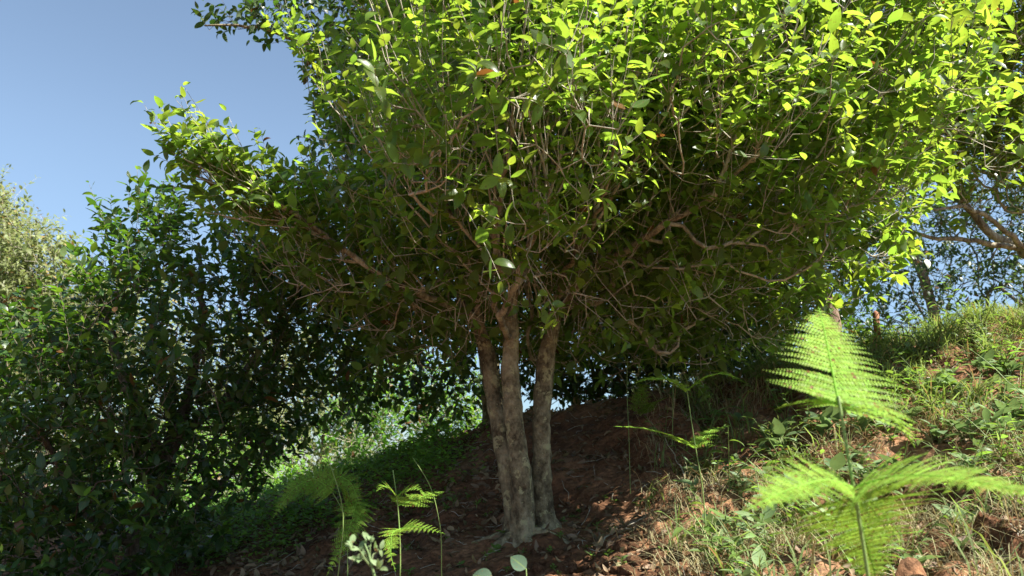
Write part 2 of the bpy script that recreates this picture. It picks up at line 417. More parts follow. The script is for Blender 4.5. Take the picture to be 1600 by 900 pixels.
# ------------------------------------------------------------------ trees
V3_ = np.array
class Net:
    """branch network: nodes with parents, grown towards crown points"""
    def __init__(s):
        s.p, s.par, s.minr, s.tagid = [], [], [], []
    def chain(s, pts, rads, start=None, tagid=0, step=0.05, wob=0.006):
        """hand laid limb; returns node ids"""
        pts = np.asarray(pts, float)
        seg = np.r_[0, np.cumsum(np.linalg.norm(np.diff(pts, axis=0), axis=1))]
        n = max(3, int(seg[-1] / step))
        tt = np.linspace(0, seg[-1], n)
        # catmull-rom like smoothing: interpolate then smooth
        Q = np.stack([np.interp(tt, seg, pts[:, k]) for k in range(3)], 1)
        for _ in range(3):
            Q[1:-1] = .5 * Q[1:-1] + .25 * (Q[:-2] + Q[2:])
        Q[1:-1] += rng.normal(0, wob, Q[1:-1].shape)
        R = np.interp(tt, seg, rads)
        ids = []
        for i in range(n):
            if i == 0 and start is not None:
                ids.append(start); continue
            s.p.append(Q[i]); s.par.append(ids[-1] if ids else -1); s.minr.append(R[i]); s.tagid.append(tagid)
            ids.append(len(s.p) - 1)
        return ids
    def grow(s, atts, allowed_from=0, step=0.07, wob=0.012, up=0.25, amax=1e9, hook=0.5, centre=None, avoid=0.0):
        """connect every crown point to the nearest fitting branch"""
        tips = []
        p = np.array(s.p); par = list(s.par)
        cap = len(p) + len(atts) * 14 + 100
        PP = np.zeros((cap, 3)); PP[:len(p)] = p
        DD = np.zeros((cap, 3))
        for i in range(len(p)):
            DD[i] = norm(p[i] - p[par[i]]) if par[i] >= 0 else (0, 0, 1)
        n = len(p)
        c = centre if centre is not None else p[allowed_from]
        order = np.argsort(np.linalg.norm(atts - c, axis=1))
        for ai in order:
            a = atts[ai]
            v = a - PP[allowed_from:n]; d = np.linalg.norm(v, axis=1) + 1e-6
            cosn = np.einsum('ij,ij->i', v, DD[allowed_from:n]) / d
            cost = d * (1.55 - cosn * 0.75)
            if avoid > 0: cost = cost + 3.0 * np.maximum(avoid - np.linalg.norm(PP[allowed_from:n] - c, axis=1), 0)
            j = int(np.argmin(cost)) + allowed_from
            L = d[j - allowed_from]
            if L > amax: continue
            k = max(2, int(L / step))
            k = min(k, 13)
            b0, b2 = PP[j], a
            b1 = b0 + DD[j] * L * hook * .6 + np.array([0, 0, up * L * .35]) + rng.normal(0, .06 * L, 3)
            prev = j
            t = np.linspace(0, 1, k + 1)[1:]
            pts = (1 - t)[:, None] ** 2 * b0 + 2 * ((1 - t) * t)[:, None] * b1 + (t ** 2)[:, None] * b2
            pts[:-1] += rng.normal(0, wob, pts[:-1].shape)
            for q in pts:
                PP[n] = q; DD[n] = norm(q - PP[prev])
                s.p.append(q); s.par.append(prev); s.minr.append(0); s.tagid.append(0); par.append(prev)
                prev = n; n += 1
            tips.append(prev)
        return tips
    def radii(s, tip=0.0013, pw=2.3, rmax=None):
        n = len(s.p); acc = np.zeros(n); r = np.zeros(n)
        for i in range(n - 1, -1, -1):
            r[i] = max(tip, acc[i] ** (1 / pw)) if acc[i] > 0 else tip
            if rmax: r[i] = min(r[i], rmax)
            r[i] = max(r[i], s.minr[i])
            if s.tagid[i] == 0 or True:
                q = s.par[i]
                if q >= 0: acc[q] += (min(r[i], rmax) if rmax else r[i]) ** pw
        return r
    def meshes(s, r, sides=(3, 4, 6, 12), taper=True):
        """returns {tagid: MB}"""
        n = len(s.p); p = np.array(s.p)
        ch = [[] for _ in range(n)]
        for i, q in enumerate(s.par):
            if q >= 0: ch[q].append(i)
        out = {}
        starts = [(i, None) for i in range(n) if s.par[i] < 0]
        stack = starts
        while stack:
            i, pre = stack.pop()
            tg = s.tagid[i]
            chain = [i]; cur = i
            while True:
                same = [c for c in ch[cur] if s.tagid[c] == tg]
                if not same:
                    stack += [(c, cur) for c in ch[cur]]
                    break
                nxt = max(same, key=lambda c: r[c])
                stack += [(c, cur) for c in ch[cur] if c != nxt]
                chain.append(nxt); cur = nxt
            ids = ([pre] if pre is not None else []) + chain
            rr = r[ids].copy()
            if pre is not None: rr[0] = min(rr[0], rr[1] * 1.25)
            mr = rr.max()
            sd = sides[0] if mr < .0028 else sides[1] if mr < .007 else sides[2] if mr < .02 else sides[3]
            mb = out.setdefault(tg, MB())
            tube(mb, p[ids], rr, sd, rough=.22 if tg else 0.0, seed=len(ids) * .37)
        return out

def lobe_points(lobes, spacing, n_try, shell=0.0, clump=.08):
    """points spread through a union of ellipsoids; shell>0 thins out the inside"""
    C = np.array([l[0] for l in lobes]); R = np.array([l[1] for l in lobes])
    R3 = np.array([np.broadcast_to(r, 3) for r in [l[1] for l in lobes]], float)
    vol = R3.prod(1) + .012; w = vol / vol.sum()
    pts = []
    k = rng.choice(len(lobes), n_try, p=w)
    d = norm(rng.normal(size=(n_try, 3))) * rng.random((n_try, 1)) ** (1 / 3)
    cand = C[k] + d * R3[k]
    depth = np.max(1 - np.linalg.norm((cand[:, None] - C[None]) / R3[None], axis=2), axis=1)
    keep = rng.random(n_try) < np.where(depth > .45, 1 - shell, 1.0)
    f_ = 2.6
    cl_ = np.array([mnoise.noise(Vector((q[0] * f_, q[1] * f_, q[2] * f_ + 9))) for q in cand])
    keep &= cl_ > rng.uniform(-.42, clump, n_try)
    cand = cand[keep]
    grid = {}
    for q in cand:
        key = tuple((q // spacing).astype(int)); ok = True
        for dx in (-1, 0, 1):
            for dy in (-1, 0, 1):
                for dz in (-1, 0, 1):
                    for o in grid.get((key[0] + dx, key[1] + dy, key[2] + dz), ()):
                        if (q[0]-o[0])**2 + (q[1]-o[1])**2 + (q[2]-o[2])**2 < spacing * spacing: ok = False; break
                    if not ok: break
                if not ok: break
            if not ok: break
        if ok:
            grid.setdefault(key, []).append(q); pts.append(q)
    return np.array(pts)

def shoots(net, tips, centre, n_leaf=(6, 10), length=(.12, .24), size=(.055, .085), shoots_per=(1, 2), upb=.55, outb=.3,
           temps=TEA, extra=0.0, young=.55, droop=0.0, rtw=.0011, lift=.34, flat=.95, r=None):
    """leafy shoots at the branch ends; returns (twig MB, leaf MB)"""
    tw, lf = MB(), MB()
    P_, D_, U_, S_, A_ = [], [], [], [], []
    p = net.p; par = net.par
    src = []
    for t in tips:
        for _ in range(rng.integers(shoots_per[0], shoots_per[1] + 1)):
            b = t
            for _ in range(rng.integers(0, 3)):
                if par[b] >= 0 and net.tagid[par[b]] == 0: b = par[b]
            src.append(b)
    for b in src:
        bd = norm(p[b] - p[par[b]])
        o = norm(p[b] - centre)
        d0 = norm(bd * .45 + np.array([0, 0, upb]) + o * outb + rng.normal(0, .38, 3))
        L = rng.uniform(*length); n = int(rng.integers(n_leaf[0], n_leaf[1] + 1))
        bend = rng.normal(0, .18, 3) + np.array([0, 0, .25 - droop])
        k = 5
        t = np.linspace(0, 1, k)
        pts = p[b] + d0 * (t * L)[:, None] + bend * (t * t * L)[:, None]
        tube(tw, pts, np.linspace(rtw * 1.5, rtw * .7, k), 3)
        tl = np.linspace(.36, 1.0, n) + rng.normal(0, .03, n)
        pos = p[b] + d0 * (tl * L)[:, None] + bend * (tl * tl * L)[:, None]
        td = norm(d0 + 2 * bend * tl[:, None])
        a0 = rng.uniform(0, 6.28)
        ang = a0 + np.arange(n) * 2.4 + rng.normal(0, .3, n)
        x = norm(np.cross(td, [.3, .2, .93])); y = np.cross(td, x)
        rad = np.cos(ang)[:, None] * x + np.sin(ang)[:, None] * y
        spread = np.linspace(1.0, .45, n)[:, None]
        ld = norm(td * lift + rad * spread + np.array([0, 0, .12 - droop]) + rng.normal(0, .15, (n, 3)))
        up = norm(td * .5 + np.array([0, 0, flat]) + rng.normal(0, .35, (n, 3)))
        sz = rng.uniform(size[0], size[1], n) * np.where(tl > .9, .72, 1)
        base_y = rng.random()
        ag = np.clip((tl ** 2) * young * base_y ** 2 * 2.2 + rng.normal(0, .05, n), 0, 1)
        P_.append(pos); D_.append(ld); U_.append(up); S_.append(sz); A_.append(ag)
    leaves(lf, np.concatenate(P_), np.concatenate(D_), np.concatenate(U_), np.concatenate(S_), np.concatenate(A_), temps)
    return tw, lf, sum(len(x) for x in P_)

def merge(a, b):
    for i in range(len(b.V)): pass
    off = a.n
    a.V += b.V; a.A += b.A
    a.T += [t + off for t in b.T]; a.Q += [q + off for q in b.Q]; a.n += b.n
    return a

def finish_tree(root_args, net, r, tips, names, mats, centre, shoot_kw):
    """names: {tagid: part name}; tag 0 is the twig work"""
    root = thing(*root_args)
    base = np.array(root_args[3])
    tw, lf, n = shoots(net, tips, centre, **shoot_kw)
    ms = net.meshes(r)
    for tg, mb in sorted(ms.items()):
        if tg == 0:
            merge(mb, tw); part('branches', mb.mesh('branches', base), mats['twig'], root)
        else:
            part(names[tg], mb.mesh(names[tg], base), mats['bark'] if names[tg] == 'trunk' else mats.get('limb', mats['bark']), root)
    part('crown', lf.mesh('crown', base), mats['leaf'], root)
    print(root_args[0], 'tips', len(tips), 'leaves', n)
    return root

def lob(*items):
    return [(P(a, b, d), r) for a, b, d, r in items]

# ---- the main tree: three stems, vase of limbs
b0 = ghit(815, 842)
mb_ = b0.copy()
net = Net()
D0 = b0[1]
s1 = net.chain([b0 + (-.03, .02, -.07), b0 + (-.03, .02, .06), P(800, 770, D0 + .02), P(778, 650, D0 + .08), P(762, 560, D0 + .10), P(748, 500, D0 + .1)], [.085, .052, .045, .041, .038, .030], None, 1, .03, .002)
s2 = net.chain([b0 + (0, -.02, -.07), b0 + (0, -.02, .05), P(817, 770, D0 - .05), P(804, 660, D0 - .05), P(797, 575, D0 - .05), P(800, 500, D0 - .05)], [.095, .058, .049, .043, .040, .032], None, 2, .03, .002)
b3 = ghit(848, 818)
s3 = net.chain([b3 + (0, .02, -.07), b3 + (0, .02, .06), P(846, 765, D0 + .08), P(846, 660, D0 + .08), P(853, 560, D0 + .10), P(868, 490, D0 + .12)], [.095, .056, .047, .043, .042, .032], None, 3, .03, .002)
k = 4
limb_ids = []
def limb(start, pts, r0, r1):
    global k
    ids = net.chain([net.p[start]] + pts, np.linspace(r0 * .68, r1 * .8, len(pts) + 1), start, k, .045, .006)
    limb_ids.append(k); k += 1
    return ids
e1, e2, e3 = s1[-1], s2[-1], s3[-1]
limb(e1, [P(690, 470, D0 - .1), P(600, 440, D0 - .3), P(500, 360, D0 - .45), P(420, 310, D0 - .5), P(340, 245, D0 - .5)], .03, .006)
limb(e1, [P(690, 430, D0 + .4), P(600, 380, D0 + .6), P(550, 300, D0 + .7)], .025, .006)
limb(e1, [P(735, 400, D0 - .1), P(690, 300, D0 - .4), P(650, 190, D0 - .7), P(630, 100, D0 - .9)], .026, .005)
limb(e2, [P(765, 480, D0 - .25), P(790, 440, D0 - .5), P(770, 380, D0 - .7), P(790, 280, D0 - .95), P(800, 150, D0 - 1.2)], .024, .005)
limb(e2, [P(815, 410, D0 - .1), P(850, 300, D0 - .2), P(890, 190, D0 - .3), P(880, 60, D0 - .4), P(900, -80, D0 - .4)], .032, .007)
limb(e2, [P(770, 400, D0 + .3), P(740, 250, D0 + .5), P(700, 80, D0 + .6)], .026, .006)
limb(e3, [P(920, 430, D0 - .2), P(1010, 370, D0 - .5), P(1120, 300, D0 - .7), P(1230, 200, D0 - .9)], .030, .006)
limb(e3, [P(900, 420, D0 + .3), P(960, 300, D0 + .5), P(1000, 150, D0 + .5), P(1050, 0, D0 + .5)], .030, .006)
limb(e3, [P(950, 460, D0 + .3), P(1080, 410, D0 + .4), P(1200, 380, D0 + .4), P(1330, 330, D0 + .3)], .026, .006)
limb(s2[-4], [P(775, 495, D0 - .35), P(800, 460, D0 - .5), P(830, 380, D0 - .7), P(860, 300, D0 - 1.0)], .016, .005)
limb(e3, [P(880, 430, D0 - .3), P(940, 330, D0 - .7), P(960, 220, D0 - 1.1)], .020, .005)
allowed = 0
lobes = lob((630, 200, 2.3, .16), (840, 170, 2.2, .28), (1180, 90, 2.5, .35), (1490, 170, 2.7, .13), (1570, 240, 3.2, .10), (1390, 400, 3.6, .08), (630, 150, 2.2, .14), (850, 110, 2.1, .14), (720, 270, 2.3, .12), (800, 230, 2.75, .5), (740, 220, 2.9, .36), (690, 350, 3.3, .42), (540, 400, 3.5, .36), (450, 380, 3.55, .25), (380, 350, 3.6, .13), (330, 275, 3.6, .06), (275, 205, 3.6, .03),
            (930, 180, 3.3, .75), (1060, 330, 3.4, .6), (1150, 260, 3.3, .6), (1290, 170, 3.2, .6), (1400, 190, 3.2, .32),
            (1000, -40, 3.6, .9), (1250, 0, 3.5, .8), (780, 40, 3.7, .65), (745, 150, 4.0, .38),
            (880, 390, 4.4, .75), (1080, 420, 4.4, .6), (1230, 400, 4.3, .5), (1320, 310, 4.0, .42), (660, 420, 4.4, .55), (500, 420, 4.4, .4),
            (930, 480, 4.6, .42), (690, 490, 4.4, .3), (800, 120, 4.4, 1.0), (1100, 120, 4.3, 1.0), (1150, 480, 4.6, .35), (1250, 450, 4.5, .3), (1180, 520, 4.8, .2),
            (700, 480, 3.7, .28), (600, 450, 3.7, .28), (905, 460, 3.6, .28), (1010, 450, 3.7, .3), (1120, 430, 3.7, .32), (1210, 470, 3.9, .28), (790, 420, 3.4, .25), (1060, 510, 4.2, .25), (640, 520, 4.2, .22),
            (690, 545, 4.6, .2), (985, 555, 4.7, .2), (1100, 545, 4.6, .2), (610, 560, 4.5, .2), (740, 500, 4.4, .25), (900, 530, 4.5, .22), (1280, 400, 3.7, .22),
            (800, 350, 3.0, .3), (735, 430, 3.3, .25), (865, 420, 3.3, .26), (960, 390, 3.3, .3), (670, 400, 3.4, .25), (1060, 390, 3.3, .25))
att = lobe_points(lobes, .095, 80000, shell=.5, clump=.2)
fork = (np.array(net.p[e1]) + net.p[e2] + net.p[e3]) / 3
# no growth off the lower trunks: start the search at nodes above the fork
first_limb = s3[-1] + 1
whip_tips = []
nl0 = len(net.p)
cand = [i for i in range(first_limb, nl0) if np.linalg.norm(net.p[i] - fork) > .45 and net.tagid[i] != 4]
for _ in range(110):                                       # straight pale whips rising out of the limbs
    i = int(rng.choice(cand))
    o_ = norm(net.p[i] - fork)
    d_ = norm(np.array([0, -.12, .95]) + o_ * .55 + rng.normal(0, .22, 3))
    L_ = rng.uniform(.45, 1.05)
    q1 = net.p[i] + d_ * L_ * .5 + rng.normal(0, .03, 3)
    q2 = net.p[i] + d_ * L_ + rng.normal(0, .06, 3) + np.array([0, 0, .06])
    ids = net.chain([net.p[i], q1, q2], [.0048, .0032, .0018], i, 0, .06, .004)
    whip_tips += [ids[-1], ids[-1], ids[-2], ids[-3], ids[-4]]
cand = [i for i in range(first_limb, nl0) if net.tagid[i] == 4 and -1.12 < net.p[i][0] < -.6]
for _ in range(16):                                        # long thin shoots continuing the low left limb
    i = int(rng.choice(cand)); L_ = rng.uniform(.22, .42)
    d_ = norm(np.array([-.85, -.05, .30]) + rng.normal(0, .13, 3))
    ids = net.chain([net.p[i], net.p[i] + d_ * L_ * .5 + rng.normal(0, .015, 3), net.p[i] + d_ * L_], [.004, .003, .0018], i, 0, .05, .004)
    whip_tips += [ids[-1], ids[-1], ids[-2], ids[-3], ids[-4]]
tips = net.grow(att, allowed_from=first_limb, centre=fork, avoid=.55)
tips = tips + whip_tips
r = net.radii(tip=.0016, pw=2.4, rmax=.017)
names = {1: 'trunk', 2: 'trunk', 3: 'trunk'}; names.update({i: 'limb' for i in limb_ids})
tea_root = finish_tree(('tea_tree', 'large tea tree with three pale lichened stems and spreading bright green crown', 'tree', tuple(b0)), net, r, tips, names,
            {'twig': M['twig'], 'bark': M['bark'], 'limb': M['limb'], 'leaf': M['tea']}, fork,
            dict(n_leaf=(6, 11), length=(.13, .30), size=(.040, .086), shoots_per=(1, 2), young=.72))

for a_, L_, r_ in [(-2.5, .35, .028), (-1.3, .30, .024), (-.5, .45, .026), (.4, .35, .024), (3.0, .4, .026)]:
    t_ = np.linspace(0, 1, 8)
    xy = b0 + V3_([math.cos(a_), math.sin(a_), 0]) * (.03 + t_ * L_)[:, None] + rng.normal(0, .012, (8, 3)) * t_[:, None]
    xy[:, 2] = gz(xy[:, 0], xy[:, 1], False) * .5 + gz(xy[:, 0], xy[:, 1]) * .5 + .035 * (1 - t_) ** 2 - .035 * t_
    mr_ = MB(); tube(mr_, xy, np.linspace(r_, r_ * .35, 8), 8, rough=.25, seed=a_); part('root', mr_.mesh('root', b0), M['bark'], tea_root)

def simple_tree(label, name, trunk_px, limbs_px, lobes, spacing, leaf, twig, bark, shoot_kw, base=None, shell=.3, clump=.08, ntry=30000, tip=.0014, rmax=.05, cat='tree', trunk_r=None, step=.08, up=.25, group=None):
    net = Net()
    pts = [np.array(q) if len(q) == 3 and isinstance(q, np.ndarray) else P(*q) for q in trunk_px]
    base = pts[0] if base is None else base
    ids = net.chain(pts, trunk_r, None, 1, .06, .004)
    nm = {1: 'trunk'}; kk = 2
    for frac, lp, r0, r1 in limbs_px:
        st = ids[int(frac * (len(ids) - 1))]
        net.chain([net.p[st]] + [P(*q) for q in lp], np.linspace(r0, r1, len(lp) + 1), st, kk, .07, .008)
        nm[kk] = 'limb'; kk += 1
    att = lobe_points(lobes, spacing, ntry, shell, clump)
    start = int(len(ids) * .45)
    tips = net.grow(att, allowed_from=start, centre=np.array(net.p[start]), step=step, up=up)
    r = net.radii(tip=tip, pw=2.3, rmax=rmax)
    return finish_tree((name, label, cat, tuple(base), group), net, r, tips, nm, {'twig': twig, 'bark': bark, 'leaf': leaf}, np.array(net.p[ids[-1]]), shoot_kw)

# ---- shaded tree at the lower left
bL = ghit(205, 893)
dL = bL[1]
simple_tree('dark glossy bush-like tea tree in the shade filling the lower left', 'tea_tree',
    [bL - (0, 0, .06), P(215, 850, dL), P(240, 780, dL), P(270, 690, dL)],
    [(.35, [(160, 830, dL - .15), (100, 740, dL - .3), (40, 640, dL - .4)], .035, .008),
     (.35, [(280, 830, dL + .1), (340, 760, dL + .2), (420, 680, dL + .3)], .035, .008),
     (1, [(300, 600, dL), (320, 480, dL + .1), (310, 380, dL + .1)], .04, .008),
     (.9, [(200, 620, dL - .2), (170, 500, dL - .2), (130, 420, dL - .1)], .035, .008),
     (1, [(360, 620, dL + .2), (420, 530, dL + .3), (470, 470, dL + .3)], .03, .008)],
    lob((60, 630, dL - .2, .45), (200, 600, dL - .3, .5), (330, 540, dL - .1, .55), (70, 720, dL - .4, .45), (230, 680, dL - .5, .4), (330, 700, dL - .2, .35),
        (310, 430, dL, .38), (200, 480, dL + .1, .28), (110, 540, dL + .2, .2), (30, 580, dL, .2), (420, 470, dL + .3, .45), (470, 580, dL + .4, .40), (420, 650, dL + .3, .3), (-80, 620, dL - .2, .5),
        (60, 850, dL - .4, .4), (-60, 800, dL - .3, .4), (150, 800, dL - .5, .3), (120, 900, dL - .5, .3), (340, 370, dL + .1, .25), (270, 370, dL + .1, .2), (240, 345, dL + .2, .18), (190, 395, dL + .2, .18), (230, 410, dL + .1, .18), (300, 320, dL, .14), (520, 640, dL + .5, .22), (300, 780, dL - .2, .25), (240, 790, dL - .5, .28), (190, 730, dL - .6, .28), (300, 850, dL - .2, .18), (230, 870, dL - .5, .18)),
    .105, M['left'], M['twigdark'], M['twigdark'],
    dict(n_leaf=(6, 10), length=(.12, .24), size=(.05, .085), shoots_per=(1, 2), young=.5, lift=.4, temps=TEA), trunk_r=[.065, .058, .05, .042], shell=.3, clump=.2)

# ---- dark tree behind, its crown shows at the top left
bB = np.array([*P(772, 640, 6.3)[:2], 0]); bB[2] = gz(bB[0], bB[1])
simple_tree('dark leaved tall tree standing behind the three stemmed tea tree', 'broadleaf_tree',
    [bB - (0, 0, .05), P(765, 560, 6.3), P(740, 420, 6.2), P(700, 250, 6.0)],
    [(.6, [(640, 330, 5.8), (560, 180, 5.5), (480, 60, 5.3), (400, 40, 5.2), (320, 40, 5.1)], .045, .006),
     (1, [(650, 100, 5.8), (560, -60, 5.5), (470, -60, 5.3)], .045, .01),
     (.5, [(660, 520, 6.0), (600, 560, 5.8), (540, 590, 5.7)], .03, .006),
     (.5, [(900, 480, 6.3), (980, 520, 6.2), (1060, 540, 6.1)], .03, .006)],
    lob((560, 60, 5.4, .45), (500, 10, 5.3, .3), (440, 20, 5.2, .22), (390, 30, 5.2, .14), (340, 35, 5.15, .10), (610, 180, 5.6, .5), (545, 240, 5.6, .25), (505, 130, 5.4, .15),
        (700, 60, 5.8, .7), (640, 300, 5.8, .5), (580, 520, 5.8, .45), (660, 560, 6.0, .4), (540, 610, 5.7, .2), (900, 520, 6.2, .5), (1010, 540, 6.1, .4), (730, 480, 6.0, .4), (1100, 520, 6.0, .3),
        (760, 610, 6.2, .25), (690, 630, 6.2, .18)),
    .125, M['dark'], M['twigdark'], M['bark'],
    dict(n_leaf=(5, 8), length=(.14, .26), size=(.06, .10), shoots_per=(1, 2), young=.5, lift=.4, droop=.25, upb=.1), trunk_r=[.09, .08, .07, .055], shell=.3)

# ---- neighbour on the right, branches reach in from the right edge
bR = np.array([3.95, 5.2, 0]); bR[2] = gz(bR[0], bR[1])
simple_tree('tree whose bare brown limbs reach in at the right edge over the grassy bank', 'broadleaf_tree',
    [bR - (0, 0, .05), P(1740, 520, 5.1), P(1700, 450, 5.0), P(1600, 390, 4.9)],
    [(1, [(1540, 360, 4.8), (1480, 290, 4.7), (1430, 200, 4.6), (1400, 80, 4.5)], .03, .008),
     (1, [(1530, 375, 4.7), (1450, 372, 4.5), (1390, 350, 4.4)], .02, .006),
     (.7, [(1640, 300, 4.9), (1580, 180, 4.8), (1560, 40, 4.7)], .032, .01),
     (.95, [(1560, 350, 4.5), (1500, 320, 4.2), (1440, 330, 4.0)], .02, .005)],
    lob((1480, 130, 4.4, .6), (1400, 60, 4.2, .6), (1570, 190, 4.5, .35), (1530, 20, 4.4, .7), (1620, 130, 4.6, .6), (1430, 210, 4.3, .35), (1400, 380, 4.4, .12), (1580, 250, 4.3, .28), (1500, 270, 4.2, .2), (1620, 320, 4.4, .15), (1350, 400, 4.2, .12), (1480, 240, 4.0, .15), (1430, 410, 4.2, .07), (1330, 200, 4.4, .4)),
    .105, M['right'], M['twig'], M['limb'],
    dict(n_leaf=(5, 9), length=(.12, .24), size=(.06, .09), shoots_per=(1, 2), young=.7), trunk_r=[.12, .09, .07, .052], shell=.35)

# ---- slim tree on the crest behind the near fern
bS = np.array([*P(1300, 520, 6.0)[:2], 0]); bS[2] = gz(bS[0], bS[1])
simple_tree('slim grey brown trunk on the crest directly behind the tall fern', 'broadleaf_tree',
    [bS - (0, 0, .06), P(1293, 480, 6.0), P(1272, 430, 6.0), P(1245, 380, 5.9), P(1200, 300, 5.8)],
    [(.55, [(1310, 380, 6.0), (1340, 300, 6.0)], .03, .01), (.8, [(1170, 370, 5.8), (1100, 340, 5.7)], .03, .008)],
    lob((1200, 330, 5.8, .6), (1100, 400, 5.7, .5), (1300, 330, 5.9, .5), (1180, 460, 5.8, .35), (1080, 500, 5.7, .3), (1240, 520, 5.6, .15)),
    .125, M['dark'], M['twigdark'], M['brown'],
    dict(n_leaf=(5, 8), length=(.12, .24), size=(.055, .085), shoots_per=(1, 2), young=.5), trunk_r=[.085, .075, .065, .055, .04], shell=.3)

# ---- small leaved trees beyond the crest at the right
def far_tree(px, py_top, py_low, d, w, label, leaf, twig, size, spacing, base_py=None, shell=.35, nl=(8, 13), length=(.25, .5), droop=.1, lean=0, name='broadleaf_tree', trunk=.06, ntry=16000, lobes=None, group=None):
    gx_, gy_ = P(px + lean * .6, py_low, d)[:2]
    base = np.array([gx_, gy_, float(gz(gx_, gy_))])
    mid = P(px + 8 - lean * .5, (py_top + py_low) / 2, d); top = P(px - 6 - lean, py_top + 30, d)
    ztop = top[2]
    sc = d / F
    if lobes is None:
        H = (py_low - py_top)
        lobes = []
        for i in range(9):
            a = rng.uniform(-.8, .8); f = rng.uniform(.12, .9)
            rr = rng.uniform(.16, .28) * w * sc
            lobes.append((P(px + a * w * .5 * math.sin(math.pi * (.15 + .7 * f)), py_top + f * H, d + rng.uniform(-.25, .25) * w * sc), rr))
    else:
        lobes = [(P(a, b, dd), rr) for a, b, dd, rr in lobes]
    if mid[2] < base[2] + .5: mid[2] = base[2] + .5
    return simple_tree(label, name, [base - np.array([0, 0, .1]), base * .5 + mid * .5, mid, top], [], lobes, spacing, leaf, twig, M['brown'],
        dict(n_leaf=nl, length=length, size=size, shoots_per=(2, 3), young=.6, temps=SMALL, droop=droop, rtw=.002), trunk_r=[trunk, trunk * .85, trunk * .6, trunk * .2], shell=shell, ntry=ntry, tip=.003, rmax=trunk, step=.15, group=group)

far_tree(1470, 300, 560, 9.5, 340, 'dark small leaved tree seen against the sky above the grassy bank', M['small'], M['twigdark'], (.065, .095), .235, trunk=.09, lean=70,
         lobes=[(1400, 450, 9.5, .6), (1500, 430, 9.5, .6), (1580, 440, 9.3, .6), (1440, 360, 9.6, .6), (1540, 330, 9.6, .7), (1380, 510, 9.4, .3), (1480, 500, 9.4, .4), (1600, 270, 9.5, .8), (1650, 400, 9.5, .8), (1350, 430, 9.6, .4), (1330, 520, 9.4, .3), (1560, 500, 9.4, .3)], ntry=20000)
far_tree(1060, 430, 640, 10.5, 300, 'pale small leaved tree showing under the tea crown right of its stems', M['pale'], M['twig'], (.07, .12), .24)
far_tree(660, 560, 720, 9.0, 230, 'sunlit pale green shrub beyond the crest left of the three stems', M['cover'], M['twig'], (.06, .09), .15,
         lobes=[(600, 640, 9, .4), (660, 650, 9, .45), (720, 660, 9, .35), (560, 700, 8.8, .35), (640, 710, 8.8, .4), (610, 590, 9, .3)])
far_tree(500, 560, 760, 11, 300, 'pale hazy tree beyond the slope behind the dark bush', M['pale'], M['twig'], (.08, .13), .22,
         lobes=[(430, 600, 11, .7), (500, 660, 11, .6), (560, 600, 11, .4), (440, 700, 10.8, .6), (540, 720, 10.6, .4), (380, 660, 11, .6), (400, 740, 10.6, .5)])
far_tree(330, 650, 830, 8.5, 260, 'low sunlit shrub on the slope just below the dark left bush', M['cover'], M['twig'], (.06, .09), .16,
         lobes=[(280, 740, 8.5, .5), (350, 760, 8.3, .4), (420, 770, 8, .3), (220, 780, 8.5, .5), (320, 820, 8, .35), (260, 850, 7.6, .4), (140, 800, 8.5, .5)])
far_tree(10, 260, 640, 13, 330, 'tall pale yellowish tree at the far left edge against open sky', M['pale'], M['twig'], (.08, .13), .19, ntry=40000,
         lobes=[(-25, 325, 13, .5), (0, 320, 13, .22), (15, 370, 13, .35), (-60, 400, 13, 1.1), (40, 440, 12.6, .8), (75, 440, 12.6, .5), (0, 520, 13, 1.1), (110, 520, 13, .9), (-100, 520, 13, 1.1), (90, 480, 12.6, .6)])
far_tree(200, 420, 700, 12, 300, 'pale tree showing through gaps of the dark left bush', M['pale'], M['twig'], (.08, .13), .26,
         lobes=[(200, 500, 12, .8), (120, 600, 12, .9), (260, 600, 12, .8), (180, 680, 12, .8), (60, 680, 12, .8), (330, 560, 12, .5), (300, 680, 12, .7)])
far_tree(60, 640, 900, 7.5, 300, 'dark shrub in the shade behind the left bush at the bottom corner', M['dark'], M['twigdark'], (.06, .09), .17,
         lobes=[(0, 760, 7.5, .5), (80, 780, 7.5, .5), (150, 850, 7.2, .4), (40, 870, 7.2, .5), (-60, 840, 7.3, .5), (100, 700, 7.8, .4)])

for px_, py_, d_, lb_, lab_ in [
    (930, 600, 6.3, [(900, 590, 6.3, .22), (950, 600, 6.3, .25), (990, 585, 6.3, .25), (880, 560, 6.4, .2), (838, 595, 6.4, .2), (820, 560, 6.4, .2), (850, 625, 6.3, .1)], 'low dark shrub on the crest just right of the three stems'),
    (1110, 570, 6.4, [(1060, 575, 6.4, .28), (1120, 560, 6.4, .28), (1170, 560, 6.4, .25), (1090, 530, 6.5, .2)], 'low dark shrub on the crest behind the slender fern'),
    (1230, 550, 6.6, [(1200, 545, 6.6, .25), (1250, 535, 6.6, .28), (1330, 540, 6.6, .2), (1300, 520, 6.7, .2)], 'low dark shrub on the crest beside the slim brown trunk')]:
    far_tree(px_, py_ - 60, py_ + 20, d_, 120, lab_, M['dark'], M['twigdark'], (.05, .085), .13, trunk=.02, lobes=lb_, ntry=6000, name='shrub', length=(.12, .28), shell=.1)

